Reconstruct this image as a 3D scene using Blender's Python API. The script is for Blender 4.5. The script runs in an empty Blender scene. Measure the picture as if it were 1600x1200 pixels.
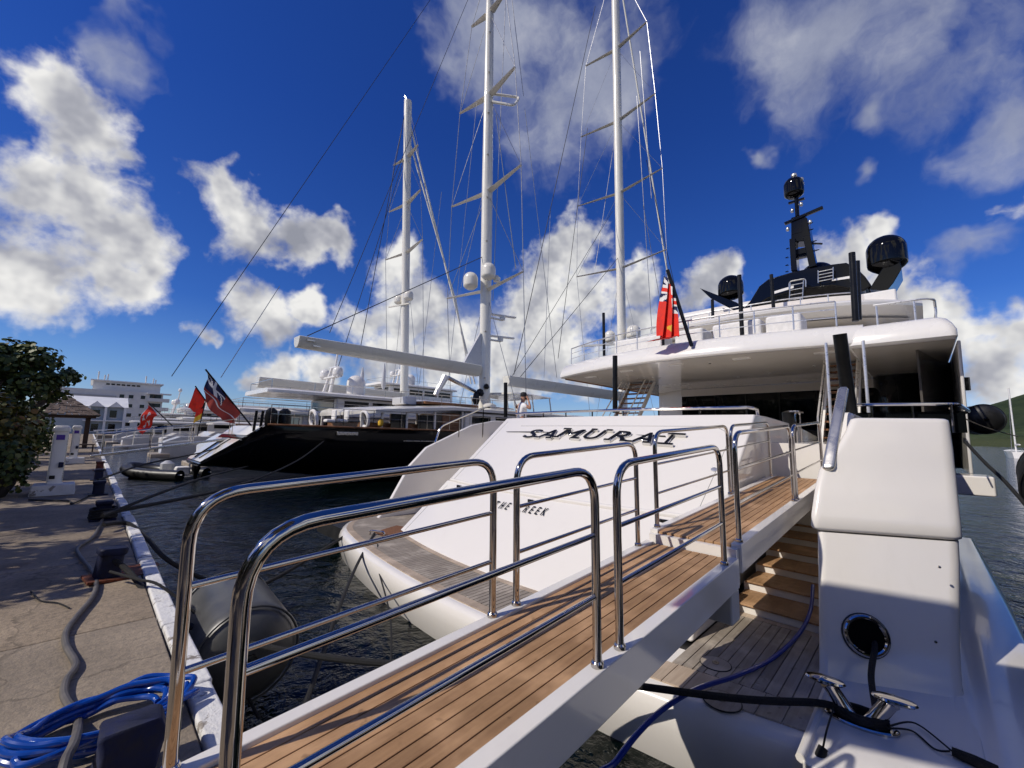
import bpy, math, random
from mathutils import Vector, Matrix
random.seed(11)
SC = bpy.context.scene
COL = SC.collection
R = math.radians

# ------------------------------------------------------------------ camera
FPX, CXP, CYP = 645.0, 800.0, 600.0
CAMP = Vector((0, 0, 1.62))
_p, _t, _r = R(6.9), R(44.6), R(1.2)
FW = Vector((math.cos(_p) * math.cos(_t), math.cos(_p) * math.sin(_t), math.sin(_p)))
_r0 = Vector((math.sin(_t), -math.cos(_t), 0))
_u0 = _r0.cross(FW)
RT = _r0 * math.cos(_r) + _u0 * math.sin(_r)
UP = RT.cross(FW)
cd = bpy.data.cameras.new('camera')
cd.sensor_width = 36
cd.sensor_fit = 'HORIZONTAL'
cd.lens = FPX / 1600 * 36
cd.clip_start = 0.02
cd.clip_end = 20000
cam = bpy.data.objects.new('camera', cd)
COL.objects.link(cam)
m = Matrix((RT, UP, -FW)).transposed().to_4x4()
m.translation = CAMP
cam.matrix_world = m
SC.camera = cam


def ray(px, py):
    return FW * FPX + RT * (px - CXP) + UP * (CYP - py)


def at(px, py, X=None, Y=None, z=None):
    """the point of the place on the plane X=, Y= or z= seen at a pixel of the photograph"""
    d = ray(px, py)
    if X is not None:
        k = (X - CAMP.x) / d.x
    elif Y is not None:
        k = (Y - CAMP.y) / d.y
    else:
        k = (z - CAMP.z) / d.z
    return CAMP + d * k


# ------------------------------------------------------------------ exposure
SC.view_settings.view_transform = 'Standard'
SC.view_settings.look = 'None'
SC.view_settings.exposure = 0.15
SC.view_settings.gamma = 1.0
SC.view_settings.use_curve_mapping = False
SC.render.engine = 'CYCLES'
SC.cycles.max_bounces = 6
SC.cycles.glossy_bounces = 4
SC.cycles.diffuse_bounces = 3
SC.cycles.use_adaptive_sampling = True
SC.cycles.adaptive_threshold = 0.02
SC.cycles.transparent_max_bounces = 8
SC.cycles.caustics_reflective = False
SC.cycles.caustics_refractive = False
SC.cycles.sample_clamp_indirect = 6.0
SC.cycles.use_denoising = True

# ------------------------------------------------------------------ sun
SUN_AZ = R(162.0)      # direction to the sun, anticlockwise from +X
SUN_EL = R(41.0)
SUND = Vector((math.cos(SUN_AZ) * math.cos(SUN_EL), math.sin(SUN_AZ) * math.cos(SUN_EL), math.sin(SUN_EL)))
ld = bpy.data.lights.new('sun', 'SUN')
ld.energy = 3.15
ld.angle = R(0.5)
ld.color = (1.0, 0.93, 0.83)
sun = bpy.data.objects.new('sun', ld)
COL.objects.link(sun)
sun.rotation_euler = SUND.to_track_quat('Z', 'Y').to_euler()
sun.location = SUND * 200

# ------------------------------------------------------------------ world: sky with trade-wind cumulus
W = bpy.data.worlds.new('World')
SC.world = W
W.use_nodes = True
W.cycles.sampling_method = 'MANUAL'
W.cycles.sample_map_resolution = 512
NT = W.node_tree
NT.nodes.clear()


class NG:
    """small helper for building node trees"""
    def __init__(s, tree):
        s.t = tree

    def n(s, typ, **kw):
        nd = s.t.nodes.new(typ)
        for k, v in kw.items():
            setattr(nd, k, v)
        return nd

    def lk(s, a, b):
        s.t.links.new(a, b)

    def inp(s, sock, v):
        if hasattr(v, 'is_output') or hasattr(v, 'links'):
            s.lk(v, sock)
        else:
            sock.default_value = v

    def math(s, op, a, b=0.0, c=0.0, clamp=False):
        nd = s.n('ShaderNodeMath', operation=op)
        nd.use_clamp = clamp
        s.inp(nd.inputs[0], a)
        s.inp(nd.inputs[1], b)
        s.inp(nd.inputs[2], c)
        return nd.outputs[0]

    def vmath(s, op, a, b=(0, 0, 0), scale=None):
        nd = s.n('ShaderNodeVectorMath', operation=op)
        s.inp(nd.inputs[0], a)
        s.inp(nd.inputs[1], b)
        if scale is not None:
            s.inp(nd.inputs['Scale'], scale)
        return nd.outputs['Value'] if op in ('DISTANCE', 'LENGTH', 'DOT_PRODUCT') else nd.outputs[0]

    def noise(s, vec, scale=5.0, detail=4.0, rough=0.55, dist=0.0, out=0):
        nd = s.n('ShaderNodeTexNoise')
        if vec is not None:
            s.inp(nd.inputs['Vector'], vec)
        s.inp(nd.inputs['Scale'], scale)
        s.inp(nd.inputs['Detail'], detail)
        s.inp(nd.inputs['Roughness'], rough)
        s.inp(nd.inputs['Distortion'], dist)
        return nd.outputs[out]

    def ramp(s, fac, stops, interp='LINEAR'):
        nd = s.n('ShaderNodeValToRGB')
        nd.color_ramp.interpolation = interp
        el = nd.color_ramp.elements
        while len(el) < len(stops):
            el.new(0.5)
        for e, (p, c) in zip(el, stops):
            e.position = p
            e.color = tuple(c) + (1,) if len(c) == 3 else c
        s.inp(nd.inputs[0], fac)
        return nd.outputs[0]

    def mixc(s, fac, a, b, blend='MIX'):
        nd = s.n('ShaderNodeMix', data_type='RGBA', blend_type=blend)
        s.inp(nd.inputs[0], fac)
        s.inp(nd.inputs[6], a if hasattr(a, 'links') or len(a) == 4 else tuple(a) + (1,))
        s.inp(nd.inputs[7], b if hasattr(b, 'links') or len(b) == 4 else tuple(b) + (1,))
        return nd.outputs[2]

    def mapr(s, v, a, b, c=0.0, d=1.0, interp='SMOOTHSTEP'):
        nd = s.n('ShaderNodeMapRange', interpolation_type=interp)
        s.inp(nd.inputs[0], v)
        s.inp(nd.inputs[1], a)
        s.inp(nd.inputs[2], b)
        s.inp(nd.inputs[3], c)
        s.inp(nd.inputs[4], d)
        return nd.outputs[0]


g = NG(NT)
sky = g.n('ShaderNodeTexSky', sky_type='NISHITA')
sky.sun_disc = False
sky.sun_elevation = SUN_EL
sky.sun_rotation = R(90.0) - SUN_AZ
sky.altitude = 0
sky.air_density = 1.0
sky.dust_density = 0.0
sky.ozone_density = 1.0
gco = g.n('ShaderNodeNewGeometry')
dirv = g.vmath('NORMALIZE', g.vmath('SCALE', gco.outputs['Incoming'], scale=-1.0))
sepz = g.n('ShaderNodeSeparateXYZ')
g.lk(dirv, sepz.inputs[0])
# clear tropical blue: deeper than the model's, paler towards the horizon all round
tint = g.ramp(sepz.outputs[2], [(0.0, (0.50, 0.60, 0.90)), (0.12, (0.34, 0.53, 0.92)), (0.25, (0.17, 0.38, 0.90)), (0.6, (0.12, 0.32, 0.92))])
tint = g.vmath('SCALE', tint, scale=1.24)
skyc = g.mixc(1.0, sky.outputs[0], tint, 'MULTIPLY')


def dpx(px, py):
    return ray(px, py).normalized()


# puffs: direction in the sky and angular radius, as the photograph shows them
def puffs(lst, k=1.0):
    out = []
    for (px, py, rp) in lst:
        d = dpx(px, py)
        out.append((d, rp / FPX * d.dot(FW) * k))
    return out


PUFFS = puffs([
    (75, 130, 62), (135, 220, 78), (45, 300, 105), (150, 335, 95), (60, 430, 115), (165, 440, 80), (215, 405, 40),
    (335, 292, 56), (395, 345, 72), (455, 375, 70), (502, 380, 42),
    (415, 500, 60), (492, 473, 34), (325, 524, 28),
    (620, 425, 58), (570, 505, 60), (650, 495, 66), (705, 540, 64), (610, 555, 64), (440, 582, 40), (510, 592, 44),
    (895, 378, 54), (865, 430, 62), (830, 490, 68), (935, 455, 74), (985, 450, 55), (870, 555, 84), (790, 580, 70), (1000, 530, 76),
    (1105, 448, 52), (1375, 385, 38), (1320, 415, 58), (1260, 430, 58), (1410, 432, 58), (1230, 475, 62), (1320, 480, 66), (1450, 470, 62),
    (1510, 522, 54), (1575, 522, 50), (1560, 575, 76), (1602, 325, 34),
])
WISPS = puffs([(780, 80, 120), (880, 60, 140), (920, 140, 120), (975, 95, 80), (850, 180, 100), (715, 100, 52),
               (1300, 60, 120), (1420, 40, 140), (1530, 90, 130), (1580, 190, 80), (1370, 187, 36), (1175, 225, 24),
               (200, 20, 50), (185, 110, 44), (0, 178, 22), (1520, 390, 50), (1360, 265, 26), (700, 570, 120)])

w1 = g.noise(dirv, 7.0, 4.0, 0.55, out=1)
wd = g.vmath('ADD', dirv, g.vmath('SCALE', g.vmath('SUBTRACT', w1, (.5, .5, .5)), scale=0.17))


def field(lst, smooth):
    """1 at a puff's centre, 0 at its rim; puffs of like size share their scaling"""
    groups = {}
    for c, r in lst:
        groups.setdefault(round(math.log(r) / 0.28), []).append((c, r))
    acc = None
    for q_, items in groups.items():
        rm = math.exp(q_ * 0.28)
        ac = None
        for c, r in items:
            d_ = g.vmath('DISTANCE', wd, tuple(c))
            ac = d_ if ac is None else g.math('SMOOTH_MIN', ac, d_, smooth * rm)
        m_ = g.math('MULTIPLY_ADD', ac, -1.0 / rm, 1.0)
        acc = m_ if acc is None else g.math('SMOOTH_MAX', acc, m_, smooth)
    return acc


fb = g.noise(dirv, 9.0, 6.0, 0.60)
# the same kind of clouds carried on round the rest of the sky
rest = g.math('MULTIPLY', g.mapr(g.vmath('DOT_PRODUCT', dirv, tuple(FW)), 0.50, 0.40), g.mapr(sepz.outputs[2], 0.99, 0.72))
far_ = g.math('MULTIPLY_ADD', g.math('SUBTRACT', g.noise(dirv, 3.1, 2.0, 0.5), 0.50), 5.0, 0.0)
far_ = g.math('ADD', far_, g.math('MULTIPLY_ADD', rest, 6.0, -6.0))
M = g.math('MAXIMUM', field(PUFFS, 0.22), far_)
bil = g.math('ABSOLUTE', g.math('MULTIPLY_ADD', g.noise(wd, 17.0, 3.0, 0.5), 2.0, -1.0))
dens = g.math('ADD', g.math('ADD', M, g.math('MULTIPLY', g.math('SUBTRACT', fb, 0.5), 1.7)), g.math('MULTIPLY', g.math('SUBTRACT', 0.22, bil), 0.40))
alpha = g.mapr(dens, 0.06, 0.62)
# light on the clouds: relief towards the sun, and thickness
soff = (Vector((0, 0, 0.75)) - RT * 0.4 + SUND * 0.2).normalized() * 0.05
fs1 = g.noise(dirv, 6.5, 4.0, 0.58)
fs2 = g.noise(g.vmath('ADD', dirv, tuple(soff)), 6.5, 4.0, 0.58)
rel = g.math('MULTIPLY', g.math('SUBTRACT', fs1, fs2), 3.0)
thick = g.mapr(dens, 0.15, 1.1, 0.0, 1.0)
lit = g.math('ADD', rel, g.math('MULTIPLY_ADD', thick, -0.20, 0.76), clamp=True)
cc = g.ramp(lit, [(0.0, (3.4, 3.55, 4.2)), (0.35, (4.8, 4.9, 5.5)), (0.7, (7.7, 7.7, 7.8)), (1.0, (10.0, 9.9, 9.7))])
# thin, torn clouds
Mw = field(WISPS, 0.35)
dw = g.math('ADD', Mw, g.math('MULTIPLY', g.math('SUBTRACT', g.noise(wd, 5.0, 6.0, 0.58, 0.2), 0.50), 2.6))
aw = g.mapr(dw, 0.08, 1.15, 0.0, 0.74)
cw = g.ramp(fb, [(0.3, (3.4, 3.7, 4.9)), (0.55, (4.8, 5.1, 6.1)), (0.8, (7.6, 7.7, 8.1))])
c2 = g.mixc(alpha, g.mixc(aw, skyc, cw), cc)
bg = g.n('ShaderNodeBackground')
g.lk(c2, bg.inputs[0])
bg.inputs[1].default_value = 0.078
wo = g.n('ShaderNodeOutputWorld')
g.lk(bg.outputs[0], wo.inputs[0])

# ------------------------------------------------------------------ mesh helpers
def V(*a):
    return Vector(a)


class MB:
    """collects vertices and faces of one part"""
    def __init__(s):
        s.v = []
        s.f = []

    def add(s, vs, fs):
        o = len(s.v)
        s.v += [Vector(p) for p in vs]
        s.f += [tuple(i + o for i in f) for f in fs]
        return s

    def box(s, a, b):
        x0, y0, z0 = a
        x1, y1, z1 = b
        return s.add([(x0, y0, z0), (x1, y0, z0), (x1, y1, z0), (x0, y1, z0), (x0, y0, z1), (x1, y0, z1), (x1, y1, z1), (x0, y1, z1)],
                     [(3, 2, 1, 0), (4, 5, 6, 7), (0, 1, 5, 4), (1, 2, 6, 5), (2, 3, 7, 6), (3, 0, 4, 7)])

    def hexa(s, b, t):
        """b: 4 bottom corners, t: 4 top corners (counter-clockwise seen from above)"""
        return s.add(list(b) + list(t), [(3, 2, 1, 0), (4, 5, 6, 7), (0, 1, 5, 4), (1, 2, 6, 5), (2, 3, 7, 6), (3, 0, 4, 7)])

    def bar(s, p, q, w, h, up=(0, 0, 1)):
        p, q, up = Vector(p), Vector(q), Vector(up)
        d = (q - p).normalized()
        sd = d.cross(up)
        sd = sd.normalized() if sd.length > 1e-5 else V(1, 0, 0)
        u = sd.cross(d)
        a, b = sd * (w / 2), u * (h / 2)
        return s.add([p - a - b, p + a - b, p + a + b, p - a + b, q - a - b, q + a - b, q + a + b, q - a + b],
                     [(0, 1, 2, 3), (7, 6, 5, 4), (4, 5, 1, 0), (5, 6, 2, 1), (6, 7, 3, 2), (7, 4, 0, 3)])

    def tube(s, pts, r, n=8, closed=False, cap=True, sq=1.0):
        pts = [Vector(p) for p in pts]
        m_ = len(pts)
        rs = r if isinstance(r, (list, tuple)) else [r] * m_
        tang = []
        for i in range(m_):
            a = pts[(i - 1) % m_] if (i > 0 or closed) else pts[i]
            b = pts[(i + 1) % m_] if (i < m_ - 1 or closed) else pts[i]
            t = b - a
            tang.append(t.normalized() if t.length > 1e-9 else V(0, 0, 1))
        ref = V(0, 0, 1) if abs(tang[0].z) < 0.9 else V(1, 0, 0)
        nrm = (ref - tang[0] * ref.dot(tang[0])).normalized()
        vs, fs = [], []
        for i in range(m_):
            t = tang[i]
            nn = nrm - t * nrm.dot(t)
            if nn.length > 1e-6:
                nrm = nn.normalized()
            bn = t.cross(nrm)
            for k in range(n):
                a = 2 * math.pi * k / n
                vs.append(pts[i] + (nrm * math.cos(a) + bn * math.sin(a) * sq) * rs[i])
        for i in range(m_ if closed else m_ - 1):
            j = (i + 1) % m_
            for k in range(n):
                k2 = (k + 1) % n
                fs.append((i * n + k, i * n + k2, j * n + k2, j * n + k))
        if cap and not closed:
            fs.append(tuple(range(n))[::-1])
            fs.append(tuple((m_ - 1) * n + k for k in range(n)))
        return s.add(vs, fs)

    def loft(s, rings, cap=True, closed=True):
        n = len(rings[0])
        vs = [p for r_ in rings for p in r_]
        fs = []
        for i in range(len(rings) - 1):
            for k in range(n if closed else n - 1):
                k2 = (k + 1) % n
                fs.append((i * n + k, i * n + k2, (i + 1) * n + k2, (i + 1) * n + k))
        if cap and closed:
            fs.append(tuple(range(n))[::-1])
            fs.append(tuple((len(rings) - 1) * n + k for k in range(n)))
        return s.add(vs, fs)

    def lathe(s, prof, c, ax=(0, 0, 1), n=20, ph=0.0):
        c, ax = Vector(c), Vector(ax).normalized()
        e1 = ax.orthogonal().normalized()
        e2 = ax.cross(e1)
        rings = [[c + ax * h + (e1 * math.cos(ph + 2 * math.pi * k / n) + e2 * math.sin(ph + 2 * math.pi * k / n)) * max(r, 1e-4) for k in range(n)] for r, h in prof]
        return s.loft(rings)

    def prism(s, poly, fn, a, b):
        """poly: 2d points; fn(u, v, w) -> point; extruded from w=a to w=b"""
        return s.loft([[fn(u, v, a) for u, v in poly], [fn(u, v, b) for u, v in poly]])

    def grid(s, fn, nu, nv):
        vs = [fn(i / nu, j / nv) for i in range(nu + 1) for j in range(nv + 1)]
        fs = [(i * (nv + 1) + j, (i + 1) * (nv + 1) + j, (i + 1) * (nv + 1) + j + 1, i * (nv + 1) + j + 1) for i in range(nu) for j in range(nv)]
        return s.add(vs, fs)

    def mesh(s, name, off=V(0, 0, 0)):
        me = bpy.data.meshes.new(name)
        me.from_pydata([tuple(p - off) for p in s.v], [], s.f)
        me.update()
        return me

    def build(s, name, mat, parent=None, ang=35, bevel=0.0, seg=2, fix=True, loc=None):
        base = parent_world(parent)
        off = base if loc is None else Vector(loc)
        me = s.mesh(name, off)
        if fix:
            import bmesh
            bm = bmesh.new()
            bm.from_mesh(me)
            bmesh.ops.recalc_face_normals(bm, faces=bm.faces)
            bm.to_mesh(me)
            bm.free()
        o = bpy.data.objects.new(name, me)
        COL.objects.link(o)
        if mat:
            me.materials.append(mat)
        me.polygons.foreach_set('use_smooth', [True] * len(me.polygons))
        me.set_sharp_from_angle(angle=R(ang))
        if parent is not None:
            o.parent = parent
        o.location = off - base
        if bevel:
            md = o.modifiers.new('bevel', 'BEVEL')
            md.width = bevel
            md.segments = seg
            md.limit_method = 'ANGLE'
            md.angle_limit = R(40)
            md.harden_normals = True
        return o


def parent_world(p):
    t = V(0, 0, 0)
    while p is not None:
        t = t + p.location
        p = p.parent
    return t


def tag(o, label=None, cat=None, group=None, kind=None):
    if label:
        o['label'] = label
    if cat:
        o['category'] = cat
    if group:
        o['group'] = group
    if kind:
        o['kind'] = kind
    return o


def thing(name, loc, label, cat, group=None):
    o = bpy.data.objects.new(name, None)
    o.empty_display_size = 0.2
    COL.objects.link(o)
    o.location = loc
    return tag(o, label, cat, group)


def inst(src, loc, parent=None, rz=None, name=None):
    """a copy of one mesh object sharing its data; loc is in the parent's frame"""
    o = src.copy()
    if name:
        o.name = name
    COL.objects.link(o)
    o.parent = parent
    o.location = loc
    if rz is not None:
        o.rotation_euler = (0, 0, rz)
    return o


def copy_tree(o, parent=None):
    c = o.copy()
    COL.objects.link(c)
    c.parent = parent
    for ch in list(o.children):
        copy_tree(ch, c)
    return c


def rounded(pts, r, seg=5):
    """polyline with its inner corners rounded"""
    pts = [Vector(p) for p in pts]
    out = [pts[0]]
    for i in range(1, len(pts) - 1):
        a, b, c = pts[i - 1], pts[i], pts[i + 1]
        u, v = (a - b), (c - b)
        rr = min(r, u.length * 0.49, v.length * 0.49)
        p, q = b + u.normalized() * rr, b + v.normalized() * rr
        for k in range(seg + 1):
            t = k / seg
            out.append(p * (1 - t) ** 2 + b * 2 * t * (1 - t) + q * t * t)
    out.append(pts[-1])
    return out


def smooth_path(pts, n=6, closed=False):
    """Catmull-Rom through the points"""
    pts = [Vector(p) for p in pts]
    m_ = len(pts)
    out = []
    for i in range(m_ if closed else m_ - 1):
        def P(j):
            return pts[j % m_] if closed else pts[max(0, min(m_ - 1, j))]
        p0, p1, p2, p3 = P(i - 1), P(i), P(i + 1), P(i + 2)
        for k in range(n):
            t = k / n
            out.append(0.5 * ((2 * p1) + (p2 - p0) * t + (2 * p0 - 5 * p1 + 4 * p2 - p3) * t * t + (3 * p1 - p0 - 3 * p2 + p3) * t ** 3))
    if not closed:
        out.append(pts[-1])
    return out


def rrect(x0, x1, y0, y1, r, n=4):
    """rounded rectangle, counter-clockwise"""
    out = []
    for cx, cy, a0 in ((x1 - r, y1 - r, 0), (x0 + r, y1 - r, 90), (x0 + r, y0 + r, 180), (x1 - r, y0 + r, 270)):
        for k in range(n + 1):
            a = R(a0 + 90 * k / n)
            out.append((cx + r * math.cos(a), cy + r * math.sin(a)))
    return out


# ------------------------------------------------------------------ materials
def principled(name, col=(.8, .8, .8), rough=.5, metal=0.0, spec=.5, coat=0.0, fn=None, **kw):
    mt = bpy.data.materials.new(name)
    mt.use_nodes = True
    nt = mt.node_tree
    b = nt.nodes['Principled BSDF']
    b.inputs['Base Color'].default_value = tuple(col) + (1,)
    b.inputs['Roughness'].default_value = rough
    b.inputs['Metallic'].default_value = metal
    b.inputs['Specular IOR Level'].default_value = spec
    b.inputs['Coat Weight'].default_value = coat
    b.inputs['Coat Roughness'].default_value = 0.04
    for k, v in kw.items():
        b.inputs[k.replace('_', ' ')].default_value = v
    if fn:
        fn(NG(nt), b)
    return mt


def objco(q, scale=(1, 1, 1)):
    tc = q.n('ShaderNodeTexCoord')
    return q.vmath('MULTIPLY', tc.outputs['Object'], scale)


def worldco(q, scale=(1, 1, 1)):
    ge = q.n('ShaderNodeNewGeometry')
    return q.vmath('MULTIPLY', ge.outputs['Position'], scale)


def bump(q, b, h, strength=.3, dist=.01):
    bn = q.n('ShaderNodeBump')
    bn.inputs['Strength'].default_value = strength
    bn.inputs['Distance'].default_value = dist
    q.inp(bn.inputs['Height'], h)
    q.lk(bn.outputs[0], b.inputs['Normal'])


def paint(name, col, rough=.16, coat=.6, dirt=.06, vary=.03):
    """glossy yacht paint: faint grime streaks and uneven gloss"""
    def fn(q, b):
        p = worldco(q)
        n1 = q.noise(p, 0.7, 5, .6)
        n2 = q.noise(worldco(q, (1, 1, .25)), 6.0, 5, .65)
        f = q.math('MULTIPLY_ADD', q.mapr(n2, .5, .8), dirt, q.math('MULTIPLY', n1, vary))
        c = q.mixc(f, col, (col[0] * .42, col[1] * .38, col[2] * .30))
        q.lk(c, b.inputs['Base Color'])
        q.lk(q.mapr(n1, .3, .7, rough * .7, rough * 1.7), b.inputs['Roughness'])
        bump(q, b, q.noise(p, 1.1, 2, .5), .05, .02)
    return principled(name, col, rough, coat=coat, fn=fn)


def teak(name, c_dark, c_light, along='x', rough=.62):
    def fn(q, b):
        oi = q.n('ShaderNodeObjectInfo')
        shift = q.vmath('SCALE', (13.1, 7.7, 3.3), scale=oi.outputs['Random'])
        sc = (1.0, 16, 16) if along == 'x' else (16, 1.0, 16)
        p = q.vmath('ADD', worldco(q, sc), shift)
        n1 = q.noise(p, 2.0, 7, .62, .6)
        n2 = q.noise(worldco(q, (1, 1, 1)), 2.3, 4, .6)
        c = q.ramp(n1, [(.25, c_dark), (.75, c_light)])
        tint = q.math('MULTIPLY_ADD', oi.outputs['Random'], .48, .68)
        c = q.mixc(1.0, c, q.ramp(tint, [(0, (0, 0, 0)), (1, (1, 1, 1))]), 'MULTIPLY')
        c = q.mixc(q.mapr(n2, .45, .75, 0, .5), c, tuple(min(1, x * 1.5 + .05) for x in c_light))
        spots = q.mapr(q.noise(worldco(q), 11.0, 3, .5), .66, .74, 0, .45)
        c = q.mixc(spots, c, tuple(x * .35 for x in c_dark))
        q.lk(c, b.inputs['Base Color'])
        q.lk(q.mapr(n1, .2, .8, rough - .12, rough + .14), b.inputs['Roughness'])
        bump(q, b, n1, .25, .002)
    return principled(name, c_light, rough, spec=.35, fn=fn)


def plain(name, col, rough=.5, var=.25, scale=4.0, metal=0.0, bmp=0.0, bscale=30.0, spec=.5, coat=0.0):
    def fn(q, b):
        n1 = q.noise(worldco(q), scale, 6, .62)
        c = q.mixc(q.mapr(n1, .3, .72, 0, 1), tuple(x * (1 - var) for x in col), tuple(min(1, x * (1 + var)) for x in col))
        q.lk(c, b.inputs['Base Color'])
        q.lk(q.mapr(n1, .25, .75, max(.02, rough * .8), min(1, rough * 1.25)), b.inputs['Roughness'])
        if bmp:
            bump(q, b, q.noise(worldco(q), bscale, 5, .6), bmp, .01)
    return principled(name, col, rough, metal, spec, coat, fn)


MT = {}
MT['white'] = paint('white_gelcoat', (.80, .765, .715), .13, .4, .05, .03)
MT['white2'] = paint('white_superstructure', (.78, .755, .71), .22, .4)
MT['cream'] = paint('cream_paint', (.74, .71, .63), .2, .5, .1)
MT['greywhite'] = paint('grey_white_paint', (.55, .55, .55), .25, .4)
MT['black_paint'] = principled('black_paint', (.003, .003, .004), .08, spec=.3)
MT['navy'] = paint('navy_paint', (.008, .010, .02), .07, .8, 0, 0)
MT['soffit'] = paint('soffit_paint', (.80, .74, .66), .12, .7, .03)
MT['teak'] = teak('teak_oiled', (.285, .152, .070), (.49, .292, .150))
MT['teak_old'] = teak('teak_weathered', (.27, .225, .18), (.46, .40, .33))
MT['teak_rim'] = teak('teak_margin', (.34, .255, .185), (.52, .42, .32))
MT['caulk'] = plain('black_caulk', (.010, .010, .010), .6, .2)
MT['wood'] = teak('varnished_wood', (.13, .055, .02), (.26, .12, .05), rough=.3)


def _steel(q, b):
    n1 = q.noise(worldco(q), 9.0, 4, .6)
    q.lk(q.mapr(n1, .3, .75, .035, .13), b.inputs['Roughness'])
    sp = q.mapr(q.noise(worldco(q), 160.0, 2, .5), .72, .78, 0, .5)
    q.lk(q.mixc(sp, (.55, .52, .49), (.26, .20, .15)), b.inputs['Base Color'])


MT['steel'] = principled('polished_steel', (.66, .64, .61), .06, 1.0, fn=_steel)
MT['alu'] = plain('brushed_alloy', (.62, .60, .55), .28, .08, 6, metal=.85)
MT['railing'] = plain('satin_rail', (.78, .77, .74), .30, .06, 6, metal=.7)
MT['fender'] = plain('grey_black_vinyl', (.075, .075, .072), .36, .25, 2.5, bmp=.1, bscale=14)
MT['mast'] = paint('mast_paint', (.80, .77, .68), .24, .4, .08)
MT['boom'] = paint('boom_paint', (.68, .66, .58), .3, .3, .08)
MT['black'] = plain('black_satin', (.007, .007, .007), .3, .2, spec=.3)
MT['gloss'] = principled('black_gloss', (.004, .004, .004), .07, spec=.32)
MT['rubber'] = plain('black_rubber', (.014, .014, .014), .38, .3, 3, bmp=.12, bscale=40)
MT['glass'] = principled('tinted_glass', (.004, .005, .006), .03, spec=.4)
MT['rope'] = plain('black_rope', (.012, .012, .013), .85, .3, 60, bmp=.8, bscale=220)
MT['rope_pale'] = plain('pale_rope', (.42, .36, .26), .85, .25, 60, bmp=.8, bscale=200)
MT['wire'] = plain('rigging_wire', (.33, .33, .34), .32, .1, metal=.8)
MT['wire_dark'] = plain('dark_rigging', (.02, .02, .025), .5, .1)
MT['hose'] = principled('blue_hose', (.004, .055, .33), .22, coat=.5)
MT['hose_dark'] = principled('dark_blue_hose', (.006, .03, .26), .3, coat=.3)
MT['cable'] = plain('grey_cable', (.11, .10, .095), .55, .25, 12)
MT['blue_box'] = plain('faded_navy_canvas', (.006, .010, .045), .85, .4, 14, bmp=.3, bscale=120)
MT['red'] = plain('red_flag_cloth', (.74, .030, .014), .8, .15, 6)
MT['flagwhite'] = plain('white_flag_cloth', (.75, .73, .70), .8, .1, 6)
MT['flagblue'] = plain('blue_flag_cloth', (.012, .016, .07), .8, .1, 6)
MT['yellow'] = plain('yellow_cloth', (.70, .42, .03), .7, .1, 6)
MT['rust'] = plain('rust', (.16, .045, .018), .9, .5, 20, bmp=.5)
MT['bollard'] = plain('blue_black_iron', (.006, .009, .035), .6, .5, 9, bmp=.4, bscale=50, spec=.25)
MT['rustpaint'] = plain('rusty_iron_paint', (.17, .045, .025), .7, .5, 9, bmp=.4, bscale=50)

# ------------------------------------------------------------------ the setting
def _water(q, b):
    p = worldco(q, (1, 1, 0))
    a = q.noise(q.vmath('MULTIPLY', p, (1, .75, 1)), 0.55, 3, .55, .3)
    c = q.noise(p, 1.9, 4, .6, .5)
    d = q.noise(p, 6.5, 4, .6, .4)
    h = q.math('ADD', q.math('MULTIPLY', a, 1.0), q.math('ADD', q.math('MULTIPLY', c, .42), q.math('MULTIPLY', d, .13)))
    bump(q, b, h, 1.0, .24)
    q.lk(q.mixc(q.mapr(q.noise(p, .3, 3, .5), .3, .7), (.0008, .0026, .0026), (.0015, .005, .004)), b.inputs['Base Color'])


MT['water'] = principled('harbour_water', (.004, .012, .012), .045, spec=.5, IOR=1.33, fn=_water)
wb = MB()
wb.add([(-7000, -7000, -1), (7000, -7000, -1), (7000, 7000, -1), (-7000, 7000, -1)], [(0, 1, 2, 3)])
tag(wb.build('water', MT['water']), kind='structure')


def _conc(q, b):
    oi = q.n('ShaderNodeObjectInfo')
    p = worldco(q)
    n1 = q.noise(p, 1.3, 7, .66)
    n2 = q.noise(p, 24.0, 5, .62)
    n3 = q.noise(worldco(q, (1, .4, 1)), .5, 4, .6)
    c = q.ramp(n1, [(.25, (.17, .132, .092)), (.5, (.31, .245, .175)), (.8, (.46, .365, .26))])
    c = q.mixc(q.mapr(n2, .35, .75, 0, .55), c, (.10, .085, .07))
    c = q.mixc(q.mapr(n3, .52, .72, 0, .6), c, (.085, .078, .07))
    c = q.mixc(q.math('MULTIPLY', oi.outputs['Random'], .25), c, (.30, .27, .23))
    ck = q.n('ShaderNodeTexVoronoi', feature='DISTANCE_TO_EDGE')
    q.lk(q.vmath('ADD', worldco(q, (1, 1, 0)), q.vmath('SCALE', q.noise(p, 3.0, 4, .6, out=1), scale=.5)), ck.inputs['Vector'])
    ck.inputs['Scale'].default_value = .42
    c = q.mixc(q.mapr(ck.outputs['Distance'], .009, .002, 0, .38), c, (.06, .05, .04))
    c = q.mixc(q.mapr(q.noise(worldco(q), .9, 3, .5), .62, .72, 0, .55), c, (.13, .075, .04))
    q.lk(c, b.inputs['Base Color'])
    bump(q, b, q.math('ADD', n2, q.math('MULTIPLY', q.noise(p, 70, 3, .6), .5)), .7, .012)


def _kerb(q, b):
    p = worldco(q)
    n1 = q.noise(p, 6.0, 7, .66)
    chips = q.mapr(n1, .57, .63)
    c = q.mixc(chips, (.74, .73, .71), (.25, .22, .19))
    c = q.mixc(q.mapr(q.noise(p, 2.0, 4, .6), .45, .8, 0, .5), c, (.45, .42, .38))
    q.lk(c, b.inputs['Base Color'])
    bump(q, b, q.noise(p, 18, 5, .6), .7, .02)


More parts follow.
